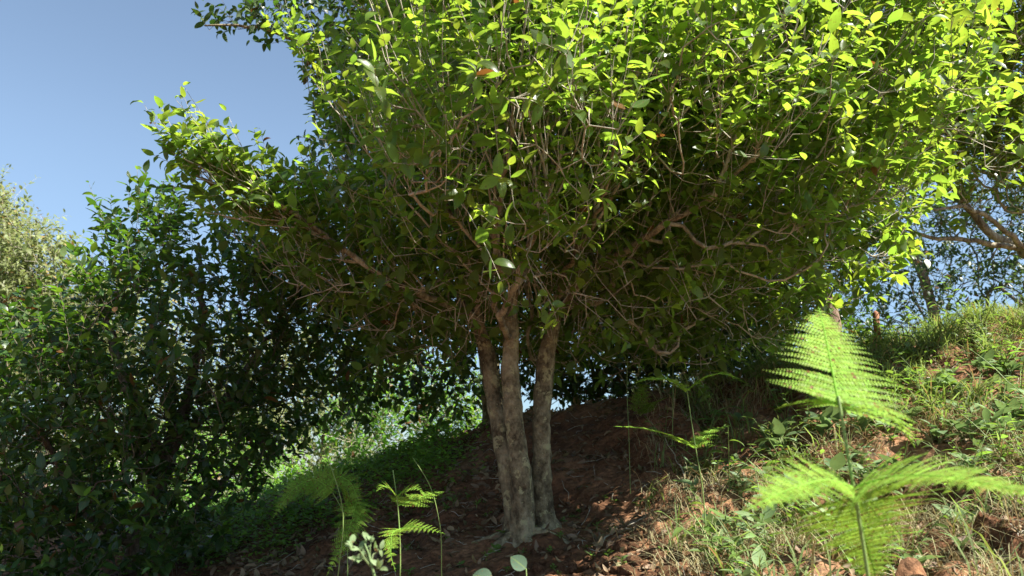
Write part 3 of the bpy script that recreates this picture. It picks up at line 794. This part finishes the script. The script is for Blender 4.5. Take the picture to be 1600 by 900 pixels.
# ------------------------------------------------------------------ ferns
def pinna(mb, p0, d, up, L, wid, n, age):
    """one pinna: narrow toothed blade of paired leaflets"""
    d = norm(d); x = norm(np.cross(d, up)); z = np.cross(x, d)
    t = np.linspace(.03, .98, n)
    sag = -L * rng.uniform(.05, .24)
    pos = p0 + d * (t * L)[:, None] + z * (sag * t * t)[:, None]
    w = wid * np.minimum(1, 1.25 * (1 - t) ** .75 + .08)
    P_, D_, U_, S_ = [], [], [], []
    for s in (-1, 1):
        P_.append(pos); D_.append(norm(x[None] * s + d[None] * .35 + z[None] * rng.normal(.03, .05, (n, 1))))
        U_.append(np.repeat(z[None], n, 0) + rng.normal(0, .06, (n, 3))); S_.append(w)
    leaves(mb, np.concatenate(P_), np.concatenate(D_), np.concatenate(U_), np.concatenate(S_), np.full(2 * n, age), FERNLET)
    tube(mb, np.stack([p0 + d * a * L + z * sag * a * a for a in (0, .35, .7, 1)]), [.0011, .0009, .0006, .0003], 3, age=age)

FERNLET = [leaf_template(.24, 2, .1, .3, 0, 0, .6), leaf_template(.26, 2, .15, .5, .1, 0, .6)]
def frond(pts, up, width, pairs=16, nlet=18, start=.12, age=.5, ra=.002, tri=True, sweep=.35):
    """a blade with its midrib along pts; returns MB"""
    mb = MB()
    pts = np.asarray(pts, float)
    seg = np.r_[0, np.cumsum(np.linalg.norm(np.diff(pts, axis=0), axis=1))]; Lt = seg[-1]
    tt = np.linspace(0, Lt, 24)
    Q = np.stack([np.interp(tt, seg, pts[:, q]) for q in range(3)], 1)
    for _ in range(4): Q[1:-1] = .5 * Q[1:-1] + .25 * (Q[:-2] + Q[2:])
    tube(mb, Q, np.linspace(ra, ra * .25, 24), 5, age=.6)
    T = norm(np.gradient(Q, axis=0))
    for i in range(pairs):
        f = start + (1 - start) * (i + .3) / pairs
        f = min(f, .985)
        j = f * 23; a = int(j); b = min(a + 1, 23); w = j - a
        p0 = Q[a] * (1 - w) + Q[b] * w; d = norm(T[a])
        g_ = (f - start) / (1 - start)
        prof = (1 - g_) ** .9 if tri else math.sin(math.pi * (g_ * .86 + .12)) ** .8
        ln = width * max(prof, .04)
        x = norm(np.cross(d, up)); z = np.cross(x, d)
        for s in (-1, 1):
            if rng.random() < .03: continue
            gap = Lt * (1 - start) / pairs
            pw_ = min(gap * .68, ln * .3)
            n = int(np.clip(ln / (pw_ * .46), 4, 44))
            pinna(mb, p0, x * s + d * (sweep + .25 * g_) + z * .12 + rng.normal(0, .035, 3), z, ln * rng.uniform(.84, 1.06), pw_, n, np.clip(age + .25 * g_ + rng.normal(0, .2), 0, 1))
    return mb

def fern(label, base, stem_pts, fronds, rs=.003, group=None, mat='fern'):
    root = thing('bracken_fern', label, 'fern', tuple(base), group)
    if stem_pts is not None:
        sm = MB()
        pts = np.asarray(stem_pts, float)
        seg = np.r_[0, np.cumsum(np.linalg.norm(np.diff(pts, axis=0), axis=1))]
        tt = np.linspace(0, seg[-1], 20)
        Q = np.stack([np.interp(tt, seg, pts[:, q]) for q in range(3)], 1)
        for _ in range(3): Q[1:-1] = .5 * Q[1:-1] + .25 * (Q[:-2] + Q[2:])
        tube(sm, Q, np.linspace(rs, rs * .6, 20), 7, age=.5)
        part('stem', sm.mesh('stem', base), M['stem'], root)
    for mbf in fronds:
        part('frond', mbf.mesh('frond', base), M[mat], root)
    return root

def onground(px, py, d):
    q = P(px, py, d); q[2] = gz(q[0], q[1]); return q

V3 = np.array
# the tall near fern at the right
fb = onground(1372, 1000, 1.22); fb[2] -= .02
fern('tall bright bracken fern close by at the right with triangular top frond', fb,
     [fb, P(1358, 900, 1.22), P(1335, 770, 1.22), P(1310, 620, 1.22)],
     [frond([P(1310, 625, 1.22), P(1298, 565, 1.30), P(1287, 510, 1.40), P(1279, 480, 1.50)], V3([0.02, -.80, .6]), .120, 22, 16, .0, .75, .0024, True, .12),
      frond([P(1318, 640, 1.22), P(1350, 628, 1.32), P(1395, 640, 1.44), P(1430, 700, 1.54)], V3([0., -.6, .8]), .105, 18, 14, .0, .5, .002, True, .2),
      frond([P(1312, 632, 1.22), P(1280, 625, 1.28), P(1245, 628, 1.34), P(1210, 640, 1.4)], V3([0., -.6, .8]), .06, 12, 14, .0, .6, .002, True, .2),
      frond([P(1334, 762, 1.22), P(1400, 742, 1.16), P(1490, 745, 1.08), P(1640, 778, .98)], V3([.1, -.62, .8]), .13, 24, 16, .02, .6, .0022, True, .15),
      frond([P(1334, 762, 1.22), P(1290, 748, 1.18), P(1230, 765, 1.12), P(1160, 800, 1.08)], V3([-.1, -.62, .8]), .10, 20, 14, .02, .5, .0022, True, .15),
      frond([P(1336, 775, 1.22), P(1344, 812, 1.28), P(1356, 855, 1.33), P(1372, 915, 1.37)], V3([0., .7, .7]), .15, 24, 16, .0, .55, .002, True, .05)], .004)
# second right hand fern further up, beside the bare soil
f2 = onground(1098, 775, 3.0)
d2 = 3.15
f2 = onground(1104, 830, d2)
fern('slender bracken fern with thin horizontal fronds in front of the shaded bank', f2,
     [f2 - V3([0, 0, .02]), P(1098, 760, d2), P(1085, 690, d2), P(1072, 600, d2)],
     [frond([P(1072, 612, d2), P(1050, 592, d2 - .05), P(1010, 592, d2 - .1), P(988, 600, d2 - .15)], V3([0, -.3, .95]), .085, 15, 10, .05, .6, .0025),
      frond([P(1070, 612, d2), P(1100, 590, d2 - .05), P(1130, 582, d2 - .1), P(1155, 592, d2 - .15)], V3([0, -.3, .95]), .085, 15, 10, .05, .6, .0025),
      frond([P(1084, 700, d2), P(1050, 680, d2 - .1), P(1000, 668, d2 - .2), P(958, 666, d2 - .3)], V3([0, -.3, .95]), .09, 18, 12, .05, .6, .0025),
      frond([P(1084, 700, d2), P(1110, 672, d2 + .1), P(1140, 665, d2 + .2)], V3([0, -.2, 1.]), .07, 10, 10, .05, .5, .0025)], .0028)
f3 = ghit(1090, 640); d3 = f3[1] - .3
fern('bracken fern with broad arching fronds lit under the tea crown', f3,
     [f3 - V3([0, 0, .02]), P(1075, 600, d3), P(1060, 560, d3)],
     [frond([P(1060, 560, d3), P(1100, 530, d3 - .1), P(1145, 545, d3 - .2), P(1178, 580, d3 - .3)], V3([0, -.1, 1.]), .17, 14, 12, .05, .3, .003),
      frond([P(1060, 560, d3), P(1020, 530, d3 - .1), P(985, 530, d3 - .2)], V3([0, -.1, 1.]), .13, 12, 12, .05, .3, .003),
      frond([P(1060, 575, d3), P(1120, 580, d3 - .2), P(1170, 600, d3 - .4)], V3([0, -.1, 1.]), .12, 12, 12, .05, .3, .003)], .004)
f4 = ghit(1000, 650); d4 = f4[1] - .15
fern('small shaded fern at the foot of the dark bank', f4, None,
     [frond([f4, P(1000, 620, d4), P(1005, 600, d4 - .1), P(990, 600, d4 - .2)], V3([0, -.3, 1.]), .10, 12, 10, .1, .3, .002),
      frond([f4, P(1020, 630, d4), P(1045, 620, d4 - .1)], V3([0, -.3, 1.]), .10, 12, 10, .1, .2, .002)])
# left foreground ferns
f5 = P(625, 935, 2.65); f5[2] = gz(f5[0], f5[1]); d5 = 2.65
fern('upright young fern with two bright flat fronds left of the three stems', f5,
     [f5 - V3([0, 0, .02]), P(626, 860, d5), P(622, 790, d5), P(614, 735, d5)],
     [frond([P(626, 826, d5), P(640, 822, d5 - .04), P(668, 826, d5 - .1), P(695, 834, d5 - .16)], V3([-.1, -.6, .8]), .05, 11, 10, .02, .6),
      frond([P(626, 826, d5), P(612, 832, d5 - .08), P(610, 868, d5 - .14), P(618, 893, d5 - .16)], V3([-.2, -.8, .6]), .07, 14, 12, .02, .6),
      frond([P(621, 775, d5), P(608, 762, d5 - .05), P(597, 760, d5 - .1), P(588, 768, d5 - .15)], V3([0, -.7, .7]), .05, 10, 10, .02, .5),
      frond([P(621, 775, d5), P(635, 764, d5 - .05), P(650, 762, d5 - .1), P(660, 768, d5 - .14)], V3([0, -.7, .7]), .05, 10, 10, .02, .5),
      frond([P(622, 790, d5), P(650, 780, d5 + .1), P(675, 770, d5 + .2), P(695, 768, d5 + .3)], V3([0, -.6, .8]), .08, 12, 10, .05, .15)], .0028)
f6 = onground(545, 900, 3.3); d6 = 3.3
fern('fern with long drooping dim fronds at the foot of the slope', f6,
     [f6 - V3([0, 0, .02]), P(543, 840, d6), P(538, 800, d6), P(505, 745, d6)],
     [frond([P(540, 800, d6), P(560, 775, d6 - .05), P(545, 830, d6 - .15), P(510, 900, d6 - .2)], V3([.2, -.8, .4]), .13, 22, 12, .05, .15),
      frond([P(525, 770, d6), P(490, 745, d6 - .05), P(455, 765, d6 - .1), P(425, 812, d6 - .15)], V3([-.1, -.8, .5]), .12, 20, 12, .05, .1),
      frond([P(515, 755, d6), P(530, 742, d6), P(550, 755, d6 - .05), P(566, 800, d6 - .1)], V3([.1, -.8, .5]), .08, 16, 10, .05, .15)], .0028)

# thin bare stalks standing in the bank
def stalk(label, base, pts, r=.0022, bud=0):
    mb = MB()
    pts = np.asarray(pts, float)
    seg = np.r_[0, np.cumsum(np.linalg.norm(np.diff(pts, axis=0), axis=1))]; tt = np.linspace(0, seg[-1], 16)
    Q = np.stack([np.interp(tt, seg, pts[:, q]) for q in range(3)], 1)
    for _ in range(2): Q[1:-1] = .5 * Q[1:-1] + .25 * (Q[:-2] + Q[2:])
    tube(mb, Q, np.linspace(r, r * .6, 16), 5, age=.4)
    o = part('plant_stalk', mb.mesh('plant_stalk', base), M['stem'])
    o.location = base
    tag(o, label, 'plant stalk')
    return o
q = ghit(985, 772); stalk('thin upright stalk between the three stems and the slender fern', q, [q - V3([0, 0, .02]), P(983, 690, q[1]), P(979, 600, q[1]), P(981, 560, q[1])])
q = P(690, 940, 2.9); q[2] = gz(q[0], q[1]); stalk('leaning thin stalk right of the upright young fern', q, [q - V3([0, 0, .02]), P(690, 830, 2.9), P(675, 760, 2.9), P(645, 715, 2.9)])
q = ghit(1050, 700); stalk('bare stalk rising into the tea crown above the slender fern', q, [q - V3([0, 0, .02]), P(1052, 600, q[1]), P(1050, 500, q[1]), P(1046, 450, q[1])])
q = P(515, 960, 2.7); q[2] = gz(q[0], q[1]); stalk('tall thin stalk rising behind the drooping fern', q, [q - V3([0, 0, .02]), P(540, 800, 2.7), P(515, 720, 2.7), P(490, 670, 2.7)])

# stake on the crest
q = onground(1372, 545, 5.55)
mb = MB(); tube(mb, [q - V3([0, 0, .1]), q + V3([.004, 0, .1]), q + V3([.006, 0, .23])], [.024, .024, .022], 8, rough=.1)
m_, nt, N, L = new_mat('rust_wood'); bs = N.new('ShaderNodeBsdfPrincipled'); bs.inputs['Base Color'].default_value = (.32, .12, .055, 1); bs.inputs['Roughness'].default_value = .85
nz = N.new('ShaderNodeTexNoise'); nz.inputs['Scale'].default_value = 40; rp = ramp(N, [(.3, (.16, .06, .03)), (.7, (.40, .17, .08))]); L.new(nz.outputs['Fac'], rp.inputs[0]); L.new(rp.outputs[0], bs.inputs['Base Color'])
o_ = N.new('ShaderNodeOutputMaterial'); L.new(bs.outputs[0], o_.inputs[0])
o = part('wooden_stake', mb.mesh('wooden_stake', q), m_); o.location = q
tag(o, 'short reddish wooden stake upright on the crest of the bank', 'stake')

# ------------------------------------------------------------------ ground plants
def scatter(n, xr, yr, dens):
    x = rng.uniform(*xr, n); y = rng.uniform(*yr, n)
    z = gz(x, y)
    p = np.stack([x, y, z], 1)
    u, v = project(p)
    sl = np.hypot(gz(x + .02, y) - gz(x - .02, y), gz(x, y + .02) - gz(x, y - .02)) / .04
    k = (rng.random(n) < dens(x, y, u, v)) & (sl < rng.uniform(.8, 1.5, n))
    return p[k]

def grass_mesh(pts, nb, hl, wl, lean, age, name, spread=.03):
    mb = MB()
    c = np.repeat(pts, nb, 0); n = len(c)
    c = c + np.stack([rng.normal(0, spread, n), rng.normal(0, spread, n), np.zeros(n)], 1)
    c[:, 2] = gz(c[:, 0], c[:, 1]) - .004
    h = rng.uniform(*hl, n); w = rng.uniform(*wl, n)
    a = rng.uniform(0, 6.28, n); ln = rng.uniform(*lean, n)
    out = np.stack([np.cos(a), np.sin(a), np.zeros(n)], 1)
    side = np.stack([-np.sin(a), np.cos(a), np.zeros(n)], 1)
    V = []; A = []
    for t, ww in ((0, .7), (.35, 1.), (.7, .75), (1, .04)):
        bend = ln * t * t
        ctr = c + out * (h * bend)[:, None] + np.array([0, 0, 1.]) * (h * (t - .45 * ln * t * t * t))[:, None]
        tw = side + out * rng.normal(0, .2, (n, 1))
        V += [ctr - tw * (w * ww * .5)[:, None], ctr + tw * (w * ww * .5)[:, None]]
        A += [np.stack([np.zeros(n), np.full(n, t), age], 1)] * 2
    V = np.stack(V, 1).reshape(-1, 3); A = np.stack(A, 1).reshape(-1, 3)
    off = (np.arange(n) * 8)[:, None, None]
    Q = (np.array([[0, 1, 3, 2], [2, 3, 5, 4], [4, 5, 7, 6]])[None] + off).reshape(-1, 4)
    mb.add(V, None, Q, A)
    return mb.mesh(name)

def patch(x, y, s, sc=1.4): return sstep(-.08, .16, fbm(x * sc, y * sc, s, 3))

def d_right(x, y, u, v):
    return sstep(980, 1150, u) * (.2 + .8 * sstep(660, 500, v - (u - 1300) * .05)) * (.06 + .94 * patch(x, y, 61, 3.4)) * (y < 6.4)
pts = scatter(7500, (.4, 4.8), (2.1, 6.4), d_right)
part_n = len(pts)
o = part('grass', grass_mesh(pts, 9, (.05, .25), (.003, .0095), (.3, 1.5), np.clip(rng.normal(.45, .25, part_n * 9), 0, 1), 'grass'), M['grass']); tag(o, 'sunlit grass growing over the right hand bank', None, None, 'stuff')
pts = scatter(8000, (.2, 4.4), (2.1, 5.9), lambda x, y, u, v: sstep(960, 1100, u) * patch(x, y, 71, 1.6) * .8)
o = part('dry_grass', grass_mesh(pts, 6, (.05, .20), (.0015, .004), (.5, 1.9), np.clip(rng.normal(.5, .3, len(pts) * 6), 0, 1), 'dry_grass', .04), M['straw']); tag(o, 'dry straw coloured grass on the bank', None, None, 'stuff')

# low green cover on the left slope
def d_left(x, y, u, v):
    return sstep(770, 660, u) * (u > 200) * sstep(4.0, 4.8, y + .25 * fbm(x * 2, y * 2, 3)) * (.3 + .7 * patch(x, y, 81, 2))
pts = scatter(14000, (-3.8, .0), (3.9, 7.4), d_left)
mbc = MB()
n = len(pts); rep = 7
c = np.repeat(pts, rep, 0) + rng.normal(0, .035, (n * rep, 3)) * [1, 1, .2]
c[:, 2] = gz(c[:, 0], c[:, 1]) + rng.uniform(0, .10, n * rep)
aa = rng.uniform(0, 6.28, n * rep)
leaves(mbc, c, np.stack([np.cos(aa), np.sin(aa), rng.uniform(-.1, .8, n * rep)], 1), np.tile([0, -.1, 1.], (n * rep, 1)) + rng.normal(0, .3, (n * rep, 3)),
       rng.uniform(.02, .045, n * rep), np.clip(rng.normal(.4, .25, n * rep), 0, 1), SMALL)
o = part('ground_cover', mbc.mesh('ground_cover'), M['cover']); tag(o, 'low fine leaved green cover on the slope left of the three stems', None, None, 'stuff')

# leaf litter
pts = scatter(18000, (-2.4, 3.6), (2.4, 6.4), lambda x, y, u, v: .25 + .75 * patch(x, y, 91, 1.8))
mbl = MB(); n = len(pts); aa = rng.uniform(0, 6.28, n)
pts[:, 2] += rng.uniform(.002, .014, n)
leaves(mbl, pts, np.stack([np.cos(aa), np.sin(aa), rng.uniform(-.3, .4, n)], 1), np.tile([0, -.25, 1.], (n, 1)) + rng.normal(0, .4, (n, 3)), rng.uniform(.022, .07, n), np.clip(rng.normal(.45, .35, n), 0, 1),
       [leaf_template(.2, 3, .5, 1.4, .3), leaf_template(.22, 3, .3, -1.2, -.4), leaf_template(.2, 3, .6, .4, .6)])
o = part('leaf_litter', mbl.mesh('leaf_litter'), M['litter']); tag(o, 'fallen brown leaves lying on the red soil', None, None, 'stuff')

pts = scatter(1500, (-1.6, 3.2), (2.5, 6.2), lambda x, y, u, v: .5 + 0 * x)
mbt = MB()
for q in pts:
    a = rng.uniform(0, 6.28); L_ = rng.uniform(.03, .14); dr = V3([math.cos(a), math.sin(a), 0])
    tt_ = np.array([-.5, -.15, .2, .5]); xy = q + dr * (tt_ * L_)[:, None] + rng.normal(0, .004, (4, 3))
    xy[:, 2] = gz(xy[:, 0], xy[:, 1]) + rng.uniform(.002, .012)
    tube(mbt, xy, [.0012, .0018, .0016, .0009], 4)
o = part('twig_litter', mbt.mesh('twig_litter'), M['twig']); tag(o, 'thin broken twigs scattered on the red soil', None, None, 'stuff')

# broad leaved herbs, each its own plant
def herb_proto(kind, s):
    r_ = np.random.default_rng(s)
    sm, lf = MB(), MB()
    P_, D_, U_, S_, A_ = [], [], [], [], []
    if kind == 'leafy':
        for j in range(r_.integers(2, 5)):
            a = r_.uniform(0, 6.28); ln = r_.uniform(.06, .16); dr = V3([math.cos(a) * .45, math.sin(a) * .45, 1.])
            n = r_.integers(6, 10); t = np.linspace(0, 1, n)
            pts = dr * (t * ln)[:, None] + V3([math.cos(a), math.sin(a), -.3]) * (t * t * ln * .3)[:, None]
            tube(sm, pts, np.linspace(.0016, .0008, n), 4, age=.4)
            an = np.arange(n) * 2.3 + a
            D_.append(np.stack([np.cos(an), np.sin(an), np.full(n, .35)], 1)); P_.append(pts); U_.append(np.tile([0, 0, 1.], (n, 1)) + r_.normal(0, .25, (n, 3)))
            S_.append(r_.uniform(.03, .06, n) * (1.1 - .4 * t)); A_.append(np.clip(.2 + .5 * t + r_.normal(0, .1, n), 0, 1))
        tm = LANCE
    else:
        n = r_.integers(6, 11); a = np.arange(n) * 2.4
        hgt = r_.uniform(.015, .05, n)
        pts = np.stack([np.cos(a) * .008, np.sin(a) * .008, hgt], 1)
        for q in pts: tube(sm, [V3([0, 0, -.005]), q * .6, q], [.0012, .001, .0008], 3, age=.4)
        P_.append(pts); D_.append(np.stack([np.cos(a), np.sin(a), r_.uniform(.1, .9, n)], 1)); U_.append(np.tile([0, 0, 1.], (n, 1)) + r_.normal(0, .2, (n, 3)))
        S_.append(r_.uniform(.03, .065, n)); A_.append(np.clip(r_.normal(.4, .2, n), 0, 1)); tm = ROUND
    leaves(lf, np.concatenate(P_), np.concatenate(D_), np.concatenate(U_), np.concatenate(S_), np.concatenate(A_), tm)
    return sm.mesh('stem'), lf.mesh('leaves')

def plant_set(name, kind, seed, mat, pts, label, group, srange, cat='plant'):
    protos = []
    for s in range(4):
        sm, lf = herb_proto(kind, seed + s)
        sm.materials.append(M['stem']); lf.materials.append(mat)
        protos.append((sm, lf))
    for i, q in enumerate(pts):
        sm, lf = protos[i % 4]
        root = thing(name, label, cat, (q[0], q[1], q[2] - .005), group, rng.uniform(0, 6.28))
        s = rng.uniform(*srange); root.scale = (s, s, s * rng.uniform(.8, 1.2))
        root.rotation_euler = (rng.normal(0, .12), rng.normal(0, .12), rng.uniform(0, 6.28))
        part('stem', sm, None, root); part('foliage', lf, None, root)

pts = scatter(1100, (.3, 4.0), (2.3, 5.9), lambda x, y, u, v: sstep(990, 1150, u) * (.3 + .5 * patch(x, y, 101)) * (u < 1640) * (v < 920))[:160]
plant_set('leafy_herb', 'leafy', 300, M['herb'], pts, 'small leafy green herb among the grass of the sunlit bank', 'leafy herbs on the sunlit bank', (.9, 2.3))
pts = scatter(1000, (.4, 3.0), (2.3, 4.6), lambda x, y, u, v: sstep(1050, 1200, u) * (.2 + .6 * patch(x, y, 111)) * (v < 920) * (u < 1640))[:140]
plant_set('rosette_herb', 'rosette', 320, M['greyherb'], pts, 'low grey green rosette herb on the sunlit bank', 'rosette herbs on the sunlit bank', (.9, 2.2))
pts = scatter(500, (-.8, 1.4), (2.9, 4.4), lambda x, y, u, v: (u > 600) * (u < 1120) * (v > 780) * (v < 915) * .5)[:60]
plant_set('seedling', 'rosette', 340, M['herb'], pts, 'tiny green seedling on bare soil in front of the three stems', 'seedlings before the stems', (.35, .75))

# two pale round leaves and a budding stem at the bottom edge
def near_leaf(px, py, d, size, label, direc):
    q = P(px, py, d); base = V3([q[0], q[1], float(gz(q[0], q[1]))])
    root = thing('broadleaf_seedling', label, 'plant', tuple(base))
    sm = MB(); tube(sm, [base - V3([0, 0, .02]), base * .5 + q * .5 + V3([.008, 0, 0]), q], [.002, .0018, .0015], 5, age=.4); part('stem', sm.mesh('stem', base), M['stem'], root)
    lf = MB(); leaves(lf, [q], [direc], [[.1, -.9, .35]], [size], [.4], [leaf_template(.42, 6, .12, .5, .1, .006, .3)])
    part('leaf', lf.mesh('leaf', base), M['palebroad'], root)
near_leaf(770, 905, 2.0, .05, 'pale rounded leaf at the bottom edge below the three stems', [-.9, -.1, .25])
near_leaf(822, 889, 2.1, .05, 'second pale rounded leaf, notched and standing upright by the soil clods', [-.7, .0, .6])
q = P(580, 950, 1.5); q[2] = gz(q[0], q[1])
root = thing('budding_weed', 'pale budding weed stem close by at the bottom left of the young fern', 'plant', tuple(q))
sm = MB(); lf = MB(); tube(sm, [q - V3([0, 0, .02]), P(585, 900, 1.5), P(576, 865, 1.5), P(570, 850, 1.5)], [.003, .0028, .0022, .0015], 6, age=.9)
ends = [P(549, 852, 1.48), P(566, 858, 1.5), P(580, 845, 1.5), P(590, 862, 1.52), P(560, 875, 1.5), P(592, 885, 1.5)]
for e in ends:
    tube(sm, [P(578, 885, 1.5), (P(576, 870, 1.5) + e) / 2, e], [.0018, .0014, .001], 4, age=.9)
part('stem', sm.mesh('stem', q), M['greyherb'], root)
PP = []; DDv = []
for e in ends:
    for _ in range(7): PP.append(e + rng.normal(0, .003, 3)); DDv.append(rng.normal(0, .5, 3) + V3([0, 0, .6]))
leaves(lf, PP, DDv, rng.normal(0, .3, (len(PP), 3)) + V3([0, -.6, .6]), rng.uniform(.010, .022, len(PP)), np.full(len(PP), .9), ROUND)
part('bud', lf.mesh('bud', q), M['greyherb'], root)

# clods and stones
def clod_mesh(s):
    import bmesh
    bm = bmesh.new(); bmesh.ops.create_icosphere(bm, subdivisions=3, radius=1)
    for v in bm.verts:
        c = v.co.copy()
        k_ = 1 + .38 * mnoise.noise(c * 1.2 + Vector((s * 7.1, 0, 0))) + .2 * mnoise.noise(c * 3.1 + Vector((0, s * 3.3, 0))) + .09 * mnoise.noise(c * 7)
        v.co = Vector((c.x * k_ * 1.15, c.y * k_, c.z * k_ * .72))
    me = bpy.data.meshes.new('soil_clod'); bm.to_mesh(me); bm.free()
    for p_ in me.polygons: p_.use_smooth = True
    me.materials.append(M['clod'])
    return me
M['clod'] = soil_mat('clod_soil', 'clod')
cl = [clod_mesh(i) for i in range(6)]
pts = scatter(900, (-.6, 2.6), (2.6, 5.0), lambda x, y, u, v: (v > 700) * (u > 840) * (v < 915) * (y > 2.9) * (.25 + .75 * (v > 860) * (u < 1120)) * .5)[:120]
for i, q in enumerate(pts):
    o = part('soil_clod', cl[i % 6], None); s = rng.uniform(.007, .02)
    o.location = (q[0], q[1], q[2] + s * .2); o.scale = (s, s * rng.uniform(.8, 1.2), s); o.rotation_euler = (rng.normal(0, .3), rng.normal(0, .3), rng.uniform(0, 6.28))
    tag(o, 'crumbly reddish clod of soil lying on the bank', 'clod', 'soil clods on the bank')

pts = scatter(700, (-.1, 1.2), (2.7, 3.6), lambda x, y, u, v: (v > 855) * (v < 915) * (u > 840) * (u < 1060) * (y > 2.9) * .8)[:45]
for i, q in enumerate(pts):
    o = part('soil_clod', cl[i % 6], None); s = rng.uniform(.016, .036)
    o.location = (q[0], q[1], q[2] + s * .15); o.scale = (s, s * rng.uniform(.8, 1.2), s); o.rotation_euler = (rng.normal(0, .3), rng.normal(0, .3), rng.uniform(0, 6.28))
    tag(o, 'large orange clod of loose soil at the bottom edge right of the stems', 'clod', 'large clods at the bottom edge')

# dead sticks
def stick(label, pts, r):
    mb = MB(); pts = np.asarray(pts); b = pts[0]
    seg = np.linspace(0, 1, 12); idx = np.linspace(0, len(pts) - 1, len(pts)) / (len(pts) - 1)
    Q = np.stack([np.interp(seg, idx, pts[:, q]) for q in range(3)], 1); Q[1:-1] += rng.normal(0, .006, (10, 3))
    tube(mb, Q, np.linspace(r, r * .5, 12), 6, rough=.2)
    o = part('dead_stick', mb.mesh('dead_stick', b), M['twig']); o.location = b; tag(o, label, 'stick')
a, b = ghit(1450, 600), ghit(1505, 622); stick('dead brown stick lying in the grass high on the bank', [a + V3([0, 0, .03]), (a + b) / 2 + V3([0, 0, .05]), b + V3([0, 0, .03])], .012)
a, b = ghit(1080, 760), ghit(1040, 700); stick('thin dead stick leaning on bare soil below the slender fern', [a, (a + b) / 2 + V3([0, 0, .03]), b + V3([0, 0, .05])], .004)
a, b = ghit(930, 860), ghit(1010, 815); stick('fallen twig on sunlit soil right of the three stems', [a + V3([0, 0, .01]), (a + b) / 2 + V3([0, 0, .03]), b + V3([0, 0, .02])], .004)

# ------------------------------------------------------------------ light, sky, camera
SUN_EL = math.radians(48)
to_sun = norm(V3([1.0, -0.35, 0])) * math.cos(SUN_EL); to_sun[2] = math.sin(SUN_EL)
sl = bpy.data.lights.new('sun', 'SUN'); sl.energy = 5.0; sl.angle = math.radians(.53); sl.color = (1, .955, .87)
so = bpy.data.objects.new('sun', sl); col.objects.link(so); so.location = (4, 0, 8)
so.rotation_euler = Vector(-to_sun).to_track_quat('-Z', 'Y').to_euler()
w = bpy.data.worlds.new('World'); scene.world = w; w.use_nodes = True
nt = w.node_tree; nt.nodes.clear()
sky = nt.nodes.new('ShaderNodeTexSky'); sky.sky_type = 'NISHITA'; sky.sun_disc = False
sky.sun_elevation = SUN_EL; sky.sun_rotation = math.atan2(to_sun[0], to_sun[1])
sky.altitude = 1800; sky.air_density = 1.0; sky.dust_density = 0.4; sky.ozone_density = 1.0
hs_ = nt.nodes.new('ShaderNodeHueSaturation'); hs_.inputs['Saturation'].default_value = .84
nt.links.new(sky.outputs[0], hs_.inputs['Color'])
tcw = nt.nodes.new('ShaderNodeTexCoord'); sxw = nt.nodes.new('ShaderNodeSeparateXYZ'); nt.links.new(tcw.outputs['Generated'], sxw.inputs[0])
mrw = nt.nodes.new('ShaderNodeMapRange'); mrw.interpolation_type = 'SMOOTHSTEP'; mrw.inputs[1].default_value = -.05; mrw.inputs[2].default_value = .38; nt.links.new(sxw.outputs['Z'], mrw.inputs[0])
tint = nt.nodes.new('ShaderNodeMix'); tint.data_type = 'RGBA'; tint.inputs[6].default_value = (.36, .43, .50, 1); tint.inputs[7].default_value = (.80, .87, .86, 1); nt.links.new(mrw.outputs[0], tint.inputs[0])
mul = nt.nodes.new('ShaderNodeMix'); mul.data_type = 'RGBA'; mul.blend_type = 'MULTIPLY'; mul.inputs[0].default_value = 1
nt.links.new(hs_.outputs[0], mul.inputs[6]); nt.links.new(tint.outputs[2], mul.inputs[7])
bg = nt.nodes.new('ShaderNodeBackground'); bg.inputs[1].default_value = 0.085
wo = nt.nodes.new('ShaderNodeOutputWorld'); nt.links.new(mul.outputs[2], bg.inputs[0]); nt.links.new(bg.outputs[0], wo.inputs[0])

cam = bpy.data.cameras.new('camera'); cam.lens = LENS; cam.sensor_width = 36; cam.clip_start = .05; cam.clip_end = 2000
cam.dof.use_dof = True; cam.dof.focus_distance = 3.3; cam.dof.aperture_fstop = 5.0
co = bpy.data.objects.new('camera', cam); col.objects.link(co); co.location = CAM
co.rotation_euler = (math.radians(90) + PITCH, 0, 0)
scene.camera = co
vs = scene.view_settings
vs.view_transform = 'Standard'; vs.look = 'None'; vs.gamma = 1; vs.use_curve_mapping = False; vs.exposure = 1.62
scene.cycles.max_bounces = 8; scene.cycles.transmission_bounces = 6; scene.cycles.diffuse_bounces = 4
